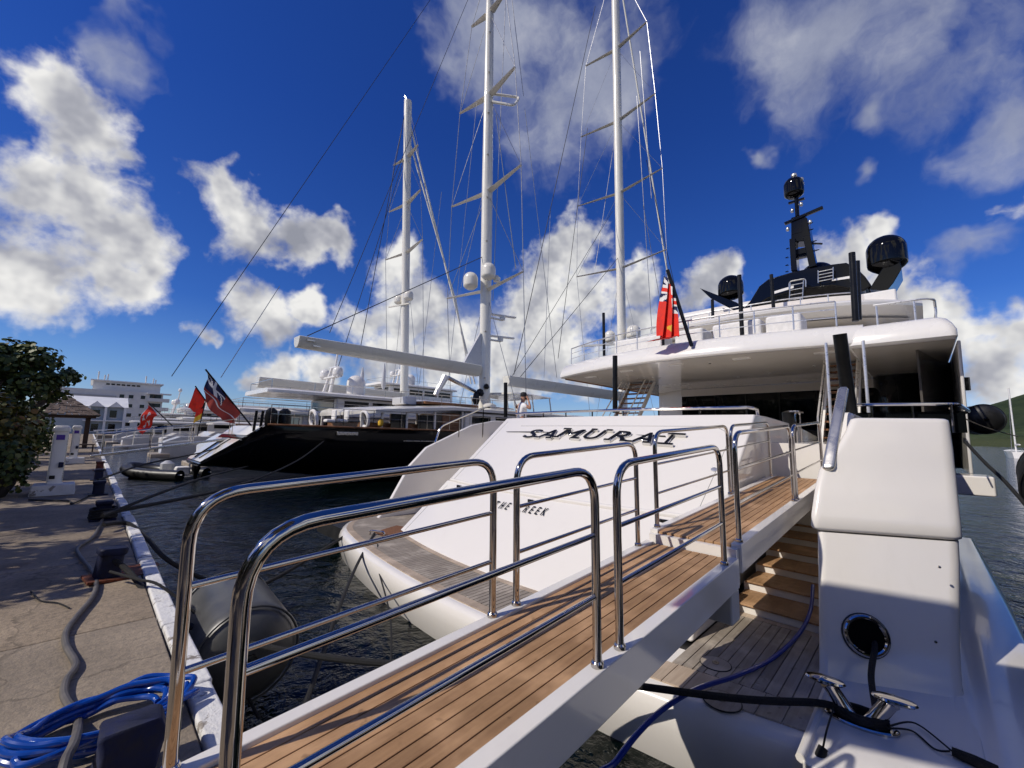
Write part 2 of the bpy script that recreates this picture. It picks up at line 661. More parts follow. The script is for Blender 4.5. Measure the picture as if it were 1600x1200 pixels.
MT['concrete'] = principled('worn_concrete', (.22, .2, .17), .88, spec=.25, fn=_conc)
MT['kerb'] = principled('white_painted_kerb', (.7, .7, .7), .7, spec=.3, fn=_kerb)
MT['wall'] = plain('quay_wall', (.10, .095, .085), .9, .4, 2, bmp=.6)
QX = 0.72
QE = 0.575
qb = MB().box((-900, -300, -4), (QE, 260, -0.03))
quay = tag(qb.build('quay', MT['wall']), kind='structure')
sl = MB()
hw = 1.19
sl.hexa([(-hw, -hw, -.03), (hw, -hw, -.03), (hw, hw, -.03), (-hw, hw, -.03)], [(-hw, -hw, 0), (hw, -hw, 0), (hw, hw, 0), (-hw, hw, 0)])
QE = 0.575
slab0 = sl.build('paving_slab', MT['concrete'], quay, bevel=.012)
slab0.location = (QE - 1.2, -3.6, 0)
for i in range(4):
    for j in range(30):
        if i == j == 0:
            continue
        inst(slab0, (QE - 1.2 - 2.4 * i, -3.6 + 2.4 * j, random.uniform(-.006, .004)), quay)
far = MB().box((-300, 67.3, -.028), (QE, 258, -.002))
far.box((-300, -60, -.028), (QE - 9.6, 67.2, -.002))
far.box((QE - 9.55, -60, -.028), (QE, -4.85, -.002))
far.build('paving', MT['concrete'], quay)
kb = MB()
kb.hexa([(-.07, -.57, -.5), (.07, -.57, -.5), (.07, .57, -.5), (-.07, .57, -.5)], [(-.07, -.57, .03), (.066, -.565, .03), (.066, .565, .03), (-.07, .57, .03)])
k0 = kb.build('kerb_stone', MT['kerb'], quay, bevel=.02)
k0.location = (.65, -3, 0)
for j in range(1, 58):
    k = inst(k0, (.65 + random.uniform(-.010, .010), -3 + 1.155 * j, random.uniform(-.012, .008)), quay, R(random.uniform(-.5, .5)))
MB().box((.58, 63.6, -.5), (.72, 258, .03)).build('kerb', MT['kerb'], quay)


def _hill(q, b):
    p = worldco(q)
    n1 = q.noise(p, .012, 8, .66)
    n2 = q.noise(p, .05, 5, .65)
    sp = q.n('ShaderNodeSeparateXYZ')
    q.lk(p, sp.inputs[0])
    c = q.ramp(n1, [(.3, (.022, .034, .018)), (.55, (.042, .060, .026)), (.75, (.075, .092, .042))])
    c = q.mixc(q.mapr(n2, .45, .7, 0, .6), c, (.018, .032, .012))
    c = q.mixc(q.mapr(sp.outputs[2], 14.0, 3.0, 0, .6), c, (.085, .095, .04))
    q.lk(c, b.inputs['Base Color'])
    bump(q, b, n2, 1.0, 6.0)


MT['hill'] = principled('hill_scrub', (.05, .08, .03), .95, spec=.1, fn=_hill)
from mathutils import noise as mnoise


def hillf(u, v):
    az = R(-75 + 83 * u)
    rad = 620 + 1300 * v
    x, y = rad * math.cos(az), rad * math.sin(az)
    prof = max(0.0, math.sin(math.pi * min(1, v * 1.15))) ** 1.2
    n_ = mnoise.fractal(Vector((x * .0022, y * .0022, 3.1)), 1.0, 2.0, 5)
    edge = min(1, (1 - u) * 5) * min(1, u * 6)
    h = (84 + 44 * n_ + 24 * math.sin(u * 9.0 + 1.2)) * prof * edge
    return V(x, y, -1.4 + max(0, h) + (1.5 if v > .02 else 0))


tag(MB().grid(hillf, 110, 26).build('hills', MT['hill'], ang=180), kind='structure')

# ------------------------------------------------------------------ the big white motor yacht
YB = V(5, 4.7, -1)
yacht = thing('motor_yacht', YB, 'large white motor yacht with SAMURAI in black letters on its sloping transom', 'yacht')
PZ = -0.45            # swim platform level
YS, YP = 1.95, 7.95   # starboard and port edge of the transom block


def y_part(mb, name, mat, parent=None, **k):
    return mb.build(name, mat, parent or yacht, **k)


def trX(Y, z):
    """aft face of the transom block"""
    t = (z - PZ) / 2.48
    xb = 4.36 + .040 * (Y - 4.6) ** 2
    xt = 7.55 + .035 * (Y - 4.9) ** 2
    return xb + (xt - xb) * t


def tr_n(Y, z):
    e = .01
    a = V(trX(Y + e, z) - trX(Y - e, z), 2 * e, 0)
    b = V(trX(Y, z + e) - trX(Y, z - e), 0, 2 * e)
    n_ = a.cross(b)
    return (n_ if n_.x < 0 else -n_).normalized()


# hull behind the stern: topsides down to the water
def hull_ring(X):
    t = max(0, min(1, (X - 5.0) / 53.0))
    hw_ = 5.18 * (1 - max(0, (t - .45) / .55) ** 2.2) + .02
    sheer = 1.55 + 2.1 * t * t
    c = 4.95
    pts = []
    for s_ in (1, -1):
        side = [(hw_ * .90, -1.6), (hw_ * .97, -.9), (hw_, .2), (hw_, sheer)]
        if s_ == -1:
            side = side[::-1]
        pts += [V(X, c + s_ * a, z) for a, z in side]
    return pts


hb = MB()
hb.loft([hull_ring(x) for x in (8.6, 12, 18, 25, 32, 38, 44, 49, 53, 56, 58)])
y_part(hb, 'hull', MT['white'], ang=40)

# swim platform: curved moulded rim round the stern
def plX(Y):
    return 3.36 + .028 * (Y - 4.2) ** 2 + (.0 if Y < 8.6 else .35 * (Y - 8.6) ** 2)


rings = []
PROF = [(0.62, -.005), (.14, 0), (.09, -.012), (.055, -.05), (.03, -.12), (.03, -.24), (.06, -.36), (.09, -.48), (.14, -.60), (2.0, -.80), (2.0, -.1)]
for k in range(45):
    Y = -.55 + (10.35 + .55) * k / 44
    e = 0
    if Y > 9.9:
        e = (Y - 9.9) ** 2 * 1.6
    rings.append([V(plX(Y) - .12 + a + e, Y, PZ + dz) for a, dz in PROF])
y_part(MB().loft(rings), 'swim_platform', MT['white'], ang=50)
# port end knob of the platform
kr = []
for k in range(9):
    a = k / 8
    Y = 10.30 + .62 * a
    s_ = math.sqrt(max(0, 1 - (a * .92) ** 2))
    kr.append([V(4.95 + u * .55 * s_, Y, PZ - .18 + v * .26 * s_) for u, v in rrect(-1, 1, -1, 1, .6, 4)])
y_part(MB().loft(kr), 'platform_end', MT['white'], ang=50)
# platform floor under the teak
fl = MB()
fl.box((4.2, .62, PZ - .30), (10.5, 1.97, PZ - .03))
fl.box((4.0, 1.9, PZ - .3), (8.6, 10.3, PZ - .02))
y_part(fl, 'platform_floor', MT['caulk'])

# starboard teak: planks fore and aft with black seams, individually built
py0 = .70
npl = 12
wpl = (1.785 - py0) / npl
for k in range(npl):
    a, b_ = py0 + k * wpl + .004, py0 + (k + 1) * wpl - .004
    xs = plX((a + b_) / 2) + .46
    xe = 5.58 if k > 4 else 5.62
    pb = MB().box((xs, a, PZ - .03), (xe, b_, PZ + .012))
    y_part(pb, 'plank', MT['teak_old'], bevel=.002)
for k in range(7):
    a = py0 + .17 * k + .003
    b_ = a + .164
    pb = MB().hexa([V(plX(a) + .10, a, PZ - .03), V(plX(a) + .45, a, PZ - .03), V(plX(b_) + .45, b_, PZ - .03), V(plX(b_) + .10, b_, PZ - .03)][::1],
                   [V(plX(a) + .10, a, PZ + .013), V(plX(a) + .45, a, PZ + .013), V(plX(b_) + .45, b_, PZ + .013), V(plX(b_) + .10, b_, PZ + .013)])
    y_part(pb, 'margin_plank', MT['teak_rim'] if k > 3 else MT['teak_old'], bevel=.002)
y_part(MB().box((5.59, py0, PZ - .03), (5.70, 1.785, PZ + .013)), 'margin_plank', MT['teak_rim'], bevel=.002)
# round deck fitting and hatch ring
for (px, py, r_) in ((1118, 1037, .13), (1128, 1095, .14), (1023, 1028, .07)):
    c = at(px, py, z=PZ + .013)
    rb = MB()
    rb.tube([V(c.x + r_ * math.cos(a), c.y + r_ * math.sin(a), PZ + .013) for a in [2 * math.pi * i / 28 for i in range(28)]], .005, 6, closed=True)
    d_ = y_part(rb, 'hatch_ring', MT['caulk'])
    y_part(MB().lathe([(r_ * .97, 0), (r_ * .97, .006)], (c.x, c.y, PZ + .0125), n=28), 'hatch_lid', MT['teak_old'])
    y_part(MB().lathe([(.028, 0), (.028, .012), (.012, .012), (.012, .002)], (c.x, c.y, PZ + .014), n=16), 'lifting_eye', MT['steel'])

# port teak: fine strips, with border planks
ts = MB()
Y = 1.99
while Y < 9.75:
    w = .076
    x0, x1 = plX(Y) + .20, trX(min(max(Y, YS), YP), PZ) - .11
    if Y > YP + .02:
        x1 = 6.2
    ts.box((x0, Y, PZ - .02), (x1, Y + w - .012, PZ + .012))
    Y += w
o = y_part(ts, 'teak_strips', MT['teak_old'])
tag(o, kind='stuff')
bm_ = MB()
bm_.loft([[V(plX(Y) + .06, Y, PZ - .02), V(plX(Y) + .19, Y, PZ - .02), V(plX(Y) + .19, Y, PZ + .013), V(plX(Y) + .06, Y, PZ + .013)] for Y in [1.99 + 7.9 * i / 24 for i in range(25)]])
y_part(bm_, 'margin_plank', MT['teak_rim'])
bm_ = MB()
bm_.loft([[V(trX(Y, PZ) - .10, Y, PZ - .02), V(trX(Y, PZ) + .05, Y, PZ - .02), V(trX(Y, PZ) + .05, Y, PZ + .013), V(trX(Y, PZ) - .10, Y, PZ + .013)] for Y in [YS + (YP - YS) * i / 20 for i in range(21)]])
y_part(bm_, 'margin_plank', MT['teak_rim'])

# transom block: lower face, roll and upper face
def block(z0, z1, out, Y0, Y1, xback, name, mat, nz=8, ny=24, crown=0.0):
    rings = []
    for i in range(ny + 1):
        Y = Y0 + (Y1 - Y0) * i / ny
        ring = []
        for j in range(nz + 1):
            z = z0 + (z1 - z0) * j / nz
            ring.append(V(trX(Y, z) - out, Y, z))
        ring += [V(xback, Y, z1), V(xback, Y, z0)]
        rings.append(ring)
    return y_part(MB().loft(rings), name, mat, ang=30, bevel=.035, seg=3)


block(PZ + .002, .52, .035, YS, YP, 8.4, 'transom_door', MT['white'])
block(.525, 2.03, .0, YS + .004, YP - .004, 8.75, 'transom', MT['white'])
rl = MB().tube([V(trX(Y, .54) - .015, Y, .54) for Y in [YS + .25 + (YP - YS - .4) * i / 24 for i in range(25)]], .045, 10)
y_part(rl, 'moulding', MT['white'])
for Yh in (2.6, 4.9, 7.2):
    y_part(MB().box((trX(Yh, .47) - .062, Yh - .07, .43), (trX(Yh, .47) - .030, Yh + .07, .50)), 'hinge', MT['steel'], bevel=.006)
for Yh, zh in ((2.25, 1.15), (7.5, .25)):
    y_part(MB().lathe([(.045, 0), (.045, .008), (.03, .012), (.0, .012)], V(trX(Yh, zh) - (.036 if zh < .5 else .002), Yh, zh), tr_n(Yh, zh), 18), 'shore_socket', MT['railing'])
# thin seams of the transom panels
sm = MB()
pts = [V(trX(Y, 1.82) - .002, Y, 1.82) for Y in [YS + .55 + (YP - YS - 1.5) * i / 20 for i in range(21)]]
sm.tube(pts, .0035, 5)
sm.tube(smooth_path([V(trX(Y, z) - .002, Y, z) for Y, z in ((YS + .55, 1.82), (YS + .32, 1.7), (YS + .26, 1.45), (YS + .3, .62))], 5), .0035, 5)
sm.tube([V(trX(YP - .22, z) - .004 - (.035 if z < .52 else 0), YP - .22, z) for z in [-.40 + 2.35 * i / 20 for i in range(21)]], .003, 5)
y_part(sm, 'panel_seam', principled('dark_seam', (.2, .2, .2), .5))

# stairwell wall towards the aft deck
sw = MB()
sw.prism([(8.70, PZ), (8.70, 2.025), (10.35, 1.97), (10.35, PZ)], lambda u, v, w: V(u, w, v), YS + .006, YS + .20)
y_part(sw, 'stairwell_wall', MT['white'], bevel=.02)
sw = MB()
sw.prism([(10.55, .7), (10.55, 1.98), (13.6, 1.72), (13.6, .7)], lambda u, v, w: V(u, w, v), YS + .0, YS + .14)
y_part(sw, 'stairwell_wall', MT['white'], bevel=.02)
# green-black capstan in a steel frame at the gap
cp = y_part(MB().lathe([(.10, 0), (.13, .05), (.10, .15), (.10, 1.0), (.13, 1.1), (.13, 1.25), (.0, 1.3)], (10.45, YS + .02, .95), n=18), 'gate_post', MT['black'])
y_part(MB().tube(rounded([V(10.3, YS - .12, 1.0), V(10.3, YS - .12, 2.2), V(10.62, YS - .14, 2.2), V(10.62, YS - .14, 1.0)], .06), .018, 8), 'gate_frame', MT['steel'])
y_part(MB().box((10.22, YS - .2, 2.19), (10.72, YS - .02, 2.225)), 'gate_cap', MT['steel'], bevel=.015)

# white locker beside the steps, under the gangway
y_part(MB().hexa([V(4.50, 1.79, PZ), V(5.68, 1.79, PZ), V(5.68, 1.99, PZ), V(4.50, 1.99, PZ)], [V(4.68, 1.80, .02), V(5.68, 1.80, .02), V(5.68, 1.99, .02), V(4.68, 1.99, .02)]), 'locker', MT['white'], bevel=.03)

# steps: white risers with teak treads
rise, run, sx = .108, .565, 5.71
for k in range(9):
    z0 = PZ + rise * k
    X = sx + run * k
    y_part(MB().box((X, .60, -.62), (X + run + .02, 1.80, z0 + rise - .018)), 'riser', MT['white'])
    y_part(MB().box((X - .025, .62, z0 + rise - .016), (X + run + .0, 1.78, z0 + rise + .006)), 'tread', MT['teak'], bevel=.006)
# landing at the head of the gangway
y_part(MB().box((8.35, .62, .60), (9.35, 1.94, .86)), 'landing', MT['black'])
y_part(MB().box((9.36, .45, .60), (11.0, 1.94, 1.10)), 'step', MT['white'], bevel=.01)
y_part(MB().box((9.33, .46, 1.102), (9.95, 1.93, 1.135)), 'tread', MT['teak'], bevel=.005)
y_part(MB().box((9.96, .45, 1.102), (13.5, 1.94, 1.16)), 'step', MT['white'], bevel=.01)
y_part(MB().box((9.93, .46, 1.162), (13.5, 1.93, 1.20)), 'tread', MT['teak'], bevel=.005)

# aft deck
y_part(MB().box((8.76, YS + .21, .9), (19, 9.4, 1.12)), 'aft_deck', MT['teak_rim'])
y_part(MB().box((8.8, -.18, .9), (19, 1.94, 1.095)), 'aft_deck', MT['teak_rim'])

# handrail on the transom
hr = MB()
path = [V(trX(Y, 2.03) + .28, Y, 2.17) for Y in [YP - .1 - (YP - YS - .3) * i / 30 for i in range(31)]]
path += [V(trX(YS, 2.03) + .34, YS + .14, 2.165), V(trX(YS, 2.03) + .55, YS + .12, 2.15), V(trX(YS, 2.03) + .6, YS + .12, 2.03)]
hr.tube(path, .028, 8)
rail = y_part(hr, 'handrail', MT['steel'])
for i in range(2, 31, 4):
    p_ = path[i]
    y_part(MB().tube([V(p_.x, p_.y, 2.02), p_], .016, 8), 'rail_post', MT['steel'])

# letters of the name, each a raised black letter with a bright edge
def letter(ch, shear=0.0, ext=.02, bevel=0.0):
    cu = bpy.data.curves.new('letter', 'FONT')
    cu.body = ch
    cu.size = 1.0
    cu.shear = shear
    cu.extrude = ext
    cu.bevel_depth = bevel
    cu.resolution_u = 3
    tmp = bpy.data.objects.new('tmp', cu)
    COL.objects.link(tmp)
    me = bpy.data.meshes.new_from_object(tmp.evaluated_get(bpy.context.evaluated_depsgraph_get()))
    bpy.data.objects.remove(tmp)
    bpy.data.curves.remove(cu)
    return me


def place_letter(me, name, mat, parent, org, ex, ey, ez, sx_, sy_, sz_=1.0):
    base = parent_world(parent)
    mtx = Matrix((ex * sx_, ey * sy_, ez * sz_)).transposed().to_4x4()
    mtx.translation = org - base
    me.transform(mtx)
    o = bpy.data.objects.new(name, me)
    COL.objects.link(o)
    me.materials.clear()
    me.materials.append(mat)
    o.parent = parent
    return o


def name_pt(px, py):
    """point on the transom face behind a pixel"""
    lo, hi = 3.5, 10.0
    for _ in range(40):
        mid = (lo + hi) / 2
        p_ = at(px, py, X=mid)
        if trX(p_.y, p_.z) > mid:
            lo = mid
        else:
            hi = mid
    return at(px, py, X=(lo + hi) / 2)


MT['name_edge'] = plain('bright_name_edge', (.75, .74, .72), .15, .05, metal=.8)
seq = [('S', 823, 679, 22), ('A', 845, 679.5, 24), ('M', 874, 679, 37), ('U', 916, 680.5, 29), ('R', 953, 683, 31), ('A', 988, 685.5, 34), ('I', 1032, 688.5, 28)]
SERIF = {'A': ((.10, 0), (.90, 0)), 'M': ((.08, 0), (.92, 0), (.1, 1)), 'U': ((.1, 1), (.9, 1)), 'R': ((.15, 0), (.95, 0)), 'I': ((.5, 0), (.5, 1)), 'S': ()}
for ch, px, py, wpx in seq:
    p0, p1 = name_pt(px, py), name_pt(px + wpx, py + wpx * .06)
    ex = (p1 - p0)
    wid = ex.length
    ex.normalize()
    nn = tr_n(p0.y, p0.z)
    ey = nn.cross(ex).normalized()
    if ey.z < 0:
        ey = -ey
    HT = .30
    for lay, (mat_, off, nm) in enumerate(((MT['name_edge'], .018, 'letter'), (MT['black'], .046, 'letter_face'))):
        me = letter(ch, .30, .016 if lay == 0 else .005, .022 if lay == 0 else 0.004)
        xs = [v.co.x for v in me.vertices]
        ys_ = [v.co.y for v in me.vertices]
        cx_, cy_ = (min(xs) + max(xs)) / 2, (min(ys_) + max(ys_)) / 2
        wl, hl = max(xs) - min(xs), max(ys_) - min(ys_)
        me.transform(Matrix.Translation((-cx_, -cy_, 0)))
        sx_ = wid / wl * (.42 if ch == 'I' else 1.0)
        base_o = p0 + ex * wid * .5 + nn * off
        sz_ = .55
        if lay == 0:
            lo_ = place_letter(me, nm, mat_, yacht, base_o, ex, ey, nn, sx_, HT / hl, sz_)
        else:
            place_letter(me, nm, mat_, lo_, base_o, ex, ey, nn, sx_, HT / hl, sz_)
    for fx_, top_ in SERIF[ch]:
        c_ = p0 + ex * (wid * fx_ + (.10 if top_ else -.04)) + ey * (HT * (.47 if top_ else -.47)) + nn * .03
        hw2 = wid * (.5 if ch == 'I' else .17)
        MB().bar(c_ - ex * hw2, c_ + ex * hw2, .05, .055, nn).build('letter_edge', MT['name_edge'], lo_)
        MB().bar(c_ - ex * (hw2 - .01) + nn * .026, c_ + ex * (hw2 - .01) + nn * .026, .035, .02, nn).build('letter_face', MT['black'], lo_)
# speed line through the name
sp = MB().tube([name_pt(792, 675.5) + tr_n(5, 1.6) * .02, name_pt(835, 676) + tr_n(5, 1.6) * .02, name_pt(1040, 683) + tr_n(5, 1.6) * .02], [.006, .012, .012], 6)
y_part(sp, 'name_bar', MT['black'])
for k_, ch in enumerate('THE CREEK'):
    if ch == ' ':
        continue
    px = 770 + k_ * 9.3
    py = 795 + (px - 770) * .165
    p0, p1 = name_pt(px, py), name_pt(px + 8, py + 1.6)
    ex = (p1 - p0).normalized()
    nn = tr_n(p0.y, p0.z)
    ey = nn.cross(ex).normalized()
    if ey.z < 0:
        ey = -ey
    me = letter(ch, .2, .004)
    place_letter(me, 'port_letter', MT['black'], yacht, p0 + nn * .042, ex, ey, nn, .125, .235)

# starboard wing with the mooring bollard -----------------------------------------
def wing_ring(z, xa, yl, yr, xb, r_, n=5):
    """the after face sweeps forward towards the ship's side"""
    out = []
    for x, y in rrect(xa, xb, yr, yl, r_, n):
        k = max(0.0, 1 - (x - xa) / 3.0)
        out.append(V(x + .55 * (yl - y) * k, y - (.02 * (yl - y) * k), z))
    return out


wl = [(PZ - .35, 4.62, .80, -.10), (PZ + .0, 4.66, .80, -.10), (PZ + .05, 4.72, .79, -.085), (-.1, 4.80, .785, -.10), (.25, 4.90, .785, -.13), (.55, 4.99, .785, -.155), (.74, 5.05, .785, -.165)]
y_part(MB().loft([wing_ring(z, xa, yl, yr, 12.0, .075) for z, xa, yl, yr in wl]), 'wing', MT['white'], ang=45)
wu = [(.752, 5.06, .79, -.165, .06), (.765, 5.02, .82, -.185, .07), (.79, 5.005, .83, -.19, .075), (.9, 5.03, .825, -.19, .08), (1.15, 5.16, .80, -.195, .08), (1.32, 5.26, .77, -.20, .08), (1.42, 5.32, .72, -.2, .08), (1.55, 5.41, .64, -.205, .08), (1.70, 5.51, .57, -.205, .08), (1.82, 5.59, .53, -.205, .08), (1.848, 5.61, .52, -.198, .075), (1.862, 5.65, .49, -.175, .06), (1.866, 5.70, .46, -.14, .05)]
y_part(MB().loft([wing_ring(z, xa, yl, yr, 12.0, r_) for z, xa, yl, yr, r_ in wu]), 'wing_cover', MT['white'], ang=45)
# inner cheek and the steel fairlead bar beside it
y_part(MB().hexa([V(5.62, .60, 1.0), V(9, .60, 1.0), V(9, .80, 1.0), V(5.62, .80, 1.0)], [V(6.1, .52, 1.95), V(9, .52, 1.95), V(9, .72, 1.95), V(6.1, .72, 1.95)]), 'cheek', MT['white'], bevel=.05)
b0, b1 = at(1296, 722, X=5.35), at(1318, 606, X=5.95)
fb_ = MB()
dirb = (b1 - b0).normalized()
sdv = V(0, 1, 0)
ring0 = rrect(-.055, .055, -.032, .032, .028, 4)
upv = dirb.cross(sdv).normalized()
fb_.loft([[b0 + dirb * s_ + sdv * u * k_ + upv * v * k_ for u, v in ring0] for s_, k_ in ((-.10, .4), (-.085, .8), (-.05, 1.0), ((b1 - b0).length - .03, .9), ((b1 - b0).length, .55))])
y_part(fb_, 'fairlead_bar', MT['alu'])
# hawse pipe
lo, hi = 4.2, 6.5
for _ in range(40):
    mid = (lo + hi) / 2
    hc = at(1352, 993, X=mid)
    if 4.80 + (hc.z + .1) / .35 * .10 + .55 * (.785 - hc.y) > mid:
        lo = mid
    else:
        hi = mid
hn = V(-1, -.55, .27).normalized()
hc = hc + hn * .004
ring = MB()
e1 = V(.48, -.87, 0).normalized()
e1 = (e1 - hn * e1.dot(hn)).normalized()
e2 = hn.cross(e1).normalized()
ring.tube([hc + hn * .012 + (e1 * math.cos(a) * .150 + e2 * math.sin(a) * .150) for a in [2 * math.pi * i / 32 for i in range(32)]], .022, 10, closed=True)
hs = y_part(ring, 'hawse_ring', MT['steel'])
ring = MB()
ring.tube([hc + hn * .004 + (e1 * math.cos(a) * .172 + e2 * math.sin(a) * .172) for a in [2 * math.pi * i / 32 for i in range(32)]], .009, 8, closed=True)
ring.build('hawse_gasket', MT['rubber'], hs)
hh = MB()
hh.lathe([(.148, .014), (.142, .010), (.0, .008)], hc, hn, 28)
hh.build('hawse_hole', principled('dark_opening', (.002, .002, .002), .8, spec=.1), hs)

for (px, py) in ((1468, 886), (1462, 1003), (1457, 1040)):
    p_ = at(px, py, X=5.22)
    y_part(MB().lathe([(.012, 0), (.010, -.006), (.0, -.008)], p_, V(1, .3, -.2), 10), 'vent_stud', MT['steel'])
# outer shelf of the starboard quarter
def shelfY(X):
    return -.62 - .04 * max(0, X - 5) * .3


rings = []
for k in range(26):
    X = 3.55 + 9.5 * k / 25
    z = PZ + .0 + .11 * max(0, min(1, (X - 4.3) / 4.0))
    yo = -.52 - .14 * min(1, (X - 3.5) / 2.0)
    rings.append([V(X, -.05, z - .7), V(X, -.05, z + .0), V(X, -.20, z + .01), V(X, yo + .07, z + .005), V(X, yo + .02, z - .02), V(X, yo, z - .07), V(X, yo - .02, z - .25), V(X, yo + .05, z - .7)])
y_part(MB().loft(rings), 'side_shelf', MT['white'], ang=50)
# deck round the bollard
dk = MB()
dk.prism(rrect(3.42, 5.4, -.16, .695, .05, 3), lambda u, v, w: V(u, v, w), PZ - .4, PZ + .018)
y_part(dk, 'mooring_deck', MT['white'], bevel=.012)
gut = MB().tube([V(3.45, .70, PZ + .02), V(4.66, .70, PZ + .02)], .03, 8)
y_part(gut, 'deck_edge', MT['white'])

# bollard: two raked horns on an oval plate
bc = at(1345, 1128, z=PZ + .02)
bd = V(.13, -1, 0).normalized()          # long axis
bp = MB()
bp.loft([[bc + bd * (math.cos(a) * .215 * s_) + V(1, .13, 0).normalized() * (math.sin(a) * .115 * s_) + V(0, 0, h) for a in [2 * math.pi * i / 28 for i in range(28)]] for s_, h in ((1.0, -.005), (1.0, .012), (.94, .02), (.80, .02), (.76, .006))])
bol = y_part(bp, 'bollard', MT['steel'])
for s_ in (-1, 1):
    a0 = bc + bd * .055 * s_ + V(0, 0, .01)
    a1 = bc + bd * .185 * s_ + V(0, 0, .215)
    hb_ = MB()
    dd = (a1 - a0).normalized()
    hb_.lathe([(.062, 0), (.055, .02), (.050, .06), (.050, .21), (.056, .23)], a0, dd, 20)
    hb_.build('horn', MT['steel'], bol)
    cp_ = MB()
    cp_.loft([[a1 + bd * (math.cos(a) * .128 * q_ + .012 * s_) + V(1, .13, 0).normalized() * (math.sin(a) * .066 * q_) + V(0, 0, h) for a in [2 * math.pi * i / 26 for i in range(26)]] for q_, h in ((.55, -.012), (.9, -.006), (1.0, .006), (.92, .018), (.6, .026), (.02, .029))])
    cp_.build('horn_cap', MT['steel'], bol)

# port wing: cheek panel with a sloping after edge
pw = [(5.05, PZ), (5.25, -.25), (5.85, .75), (6.35, 1.22), (7.9, 1.86), (8.8, 2.02), (12.0, 2.02), (12.0, PZ - .4), (5.05, PZ - .4)]
y_part(MB().prism(pw, lambda u, v, w: V(u, w, v), 9.38, 9.50), 'wing', MT['white'], ang=25, bevel=.03, seg=3)
y_part(MB().prism([(8.2, PZ - .4), (8.6, 1.5), (12, 1.9), (12, PZ - .4)], lambda u, v, w: V(u, w, v), 9.505, 10.1), 'quarter', MT['white'], ang=25, bevel=.05)
pr = MB().tube(rounded([V(6.6, 9.38, 1.35), V(6.75, 9.38, 1.78), V(8.4, 9.38, 2.42), V(9.6, 9.38, 2.42)], .15), .025, 8)
for X, z in ((7.4, 2.03), (8.3, 2.38)):
    pr.tube([V(X, 9.38, 1.5), V(X, 9.38, z)], .016, 6)
y_part(pr, 'handrail', MT['steel'])
# port steps
for k in range(6):
    y_part(MB().box((6.2 + .5 * k, YP + .02, PZ - .1), (8.9 + .01 * k, 9.29, PZ - .01 + .2 * (k + 1))), 'tread', MT['white'])

# upper deck overhang ------------------------------------------------------------
SZ = 3.72
def ovX(Y):
    return 10.92 + .050 * (Y - 4.5) ** 2


def over(z0, prof, fx, y0, y1, xend, name, mat, n=34, ang=40):
    rings = []
    for k in range(n + 1):
        Y = y0 + (y1 - y0) * k / n
        rings.append([V(fx(Y) + a, Y, z0 + h) for a, h in prof] + [V(xend, Y, z0 + prof[-1][1]), V(xend, Y, z0 + prof[0][1])])
    return y_part(MB().loft(rings), name, mat, ang=ang)


over(SZ, [(.08, .0), (.0, .03), (-.01, .10), (.10, .30), (.26, .46), (.38, .52), (.5, .53)], ovX, .75, 9.45, 40, 'upper_deck', MT['white2'])
over(SZ - .012, [(.09, 0.0), (.1, .011)], ovX, -.25, 9.3, 22.0, 'soffit', MT['soffit'])
# starboard bulwark box standing out of the overhang
bx = []
for z, i_, r_ in ((3.66, .06, .08), (3.70, .0, .12), (3.85, .0, .16), (4.0, .10, .18), (4.12, .22, .2), (4.17, .34, .2)):
    bx.append([V(x, y, z) for x, y in rrect(11.55 + i_, 26, -.66 + i_ * .5, 1.02 - i_ * .5, r_, 5)])
y_part(MB().loft(bx), 'bulwark', MT['white2'], ang=50)
for k in range(18):
    lx, ly = random.uniform(11.7, 15.5), random.uniform(.2, 9.0)
    y_part(MB().lathe([(.045, 0), (.045, -.012), (.0, -.012)], (lx, ly, SZ - .0125), n=12), 'downlight', MT['alu'])
for k in range(5):
    lx, ly = 12.0 + k * .3, 1.5 + 1.7 * k
    y_part(MB().box((ovX(ly) + .7, ly - .2, SZ - .03), (ovX(ly) + .85, ly + .2, SZ - .0125)), 'ceiling_vent', MT['white2'])
# wooden edge line along port side of soffit
y_part(MB().box((12.3, 9.28, SZ - .05), (30, 9.34, SZ - .0)), 'edge_strip', MT['wood'])

# saloon: glass doors, black side wings
GX = 18.2
y_part(MB().box((GX, 1.0, 1.1), (GX + .1, 7.4, SZ - .02)), 'saloon_glass', MT['glass'])
for k in range(6):
    y_part(MB().box((GX - .03, 1.4 + k * 1.15, 1.1), (GX, 1.44 + k * 1.15, SZ - .02)), 'mullion', MT['black'])
y_part(MB().box((GX - .05, 1.0, 3.40), (GX - .032, 7.4, SZ - .02)), 'saloon_header', MT['soffit'])
y_part(MB().loft([[V(GX - .6 + .75 * math.cos(a), .35 + .62 * math.sin(a), z) for a in [2 * math.pi * i / 24 for i in range(24)]] for z in (1.1, SZ - .02)]), 'side_house', MT['glass'], ang=60)
y_part(MB().prism([(GX, 7.4), (30, 7.4), (30, 9.0), (GX + 1.2, 9.0)], lambda u, v, w: V(u, v, w), 1.1, SZ - .02), 'side_house', MT['white2'])
scr = paint('shade_tone_paint', (.10, .09, .08), .12, .6)  # paint darkened; its colour holds the shade under the upper deck
y_part(MB().prism([(12.6, .02), (14.4, -.3), (15.6, -.6), (30, -.66), (30, -.52), (15.6, -.5), (14.4, -.2), (12.6, .06)], lambda u, v, w: V(u, v - .12, w), 1.0, SZ - .03), 'side_screen', scr)
y_part(MB().box((11.65, -.62, SZ - .075), (22, .95, SZ - .062)), 'soffit', MT['soffit'])
y_part(MB().prism([(12.7, 1.0), (12.2, 3.7), (30, 3.7), (30, 1.0)], lambda u, v, w: V(u, w, v), -.72, -.665), 'side_panel', MT['white2'], bevel=.02)
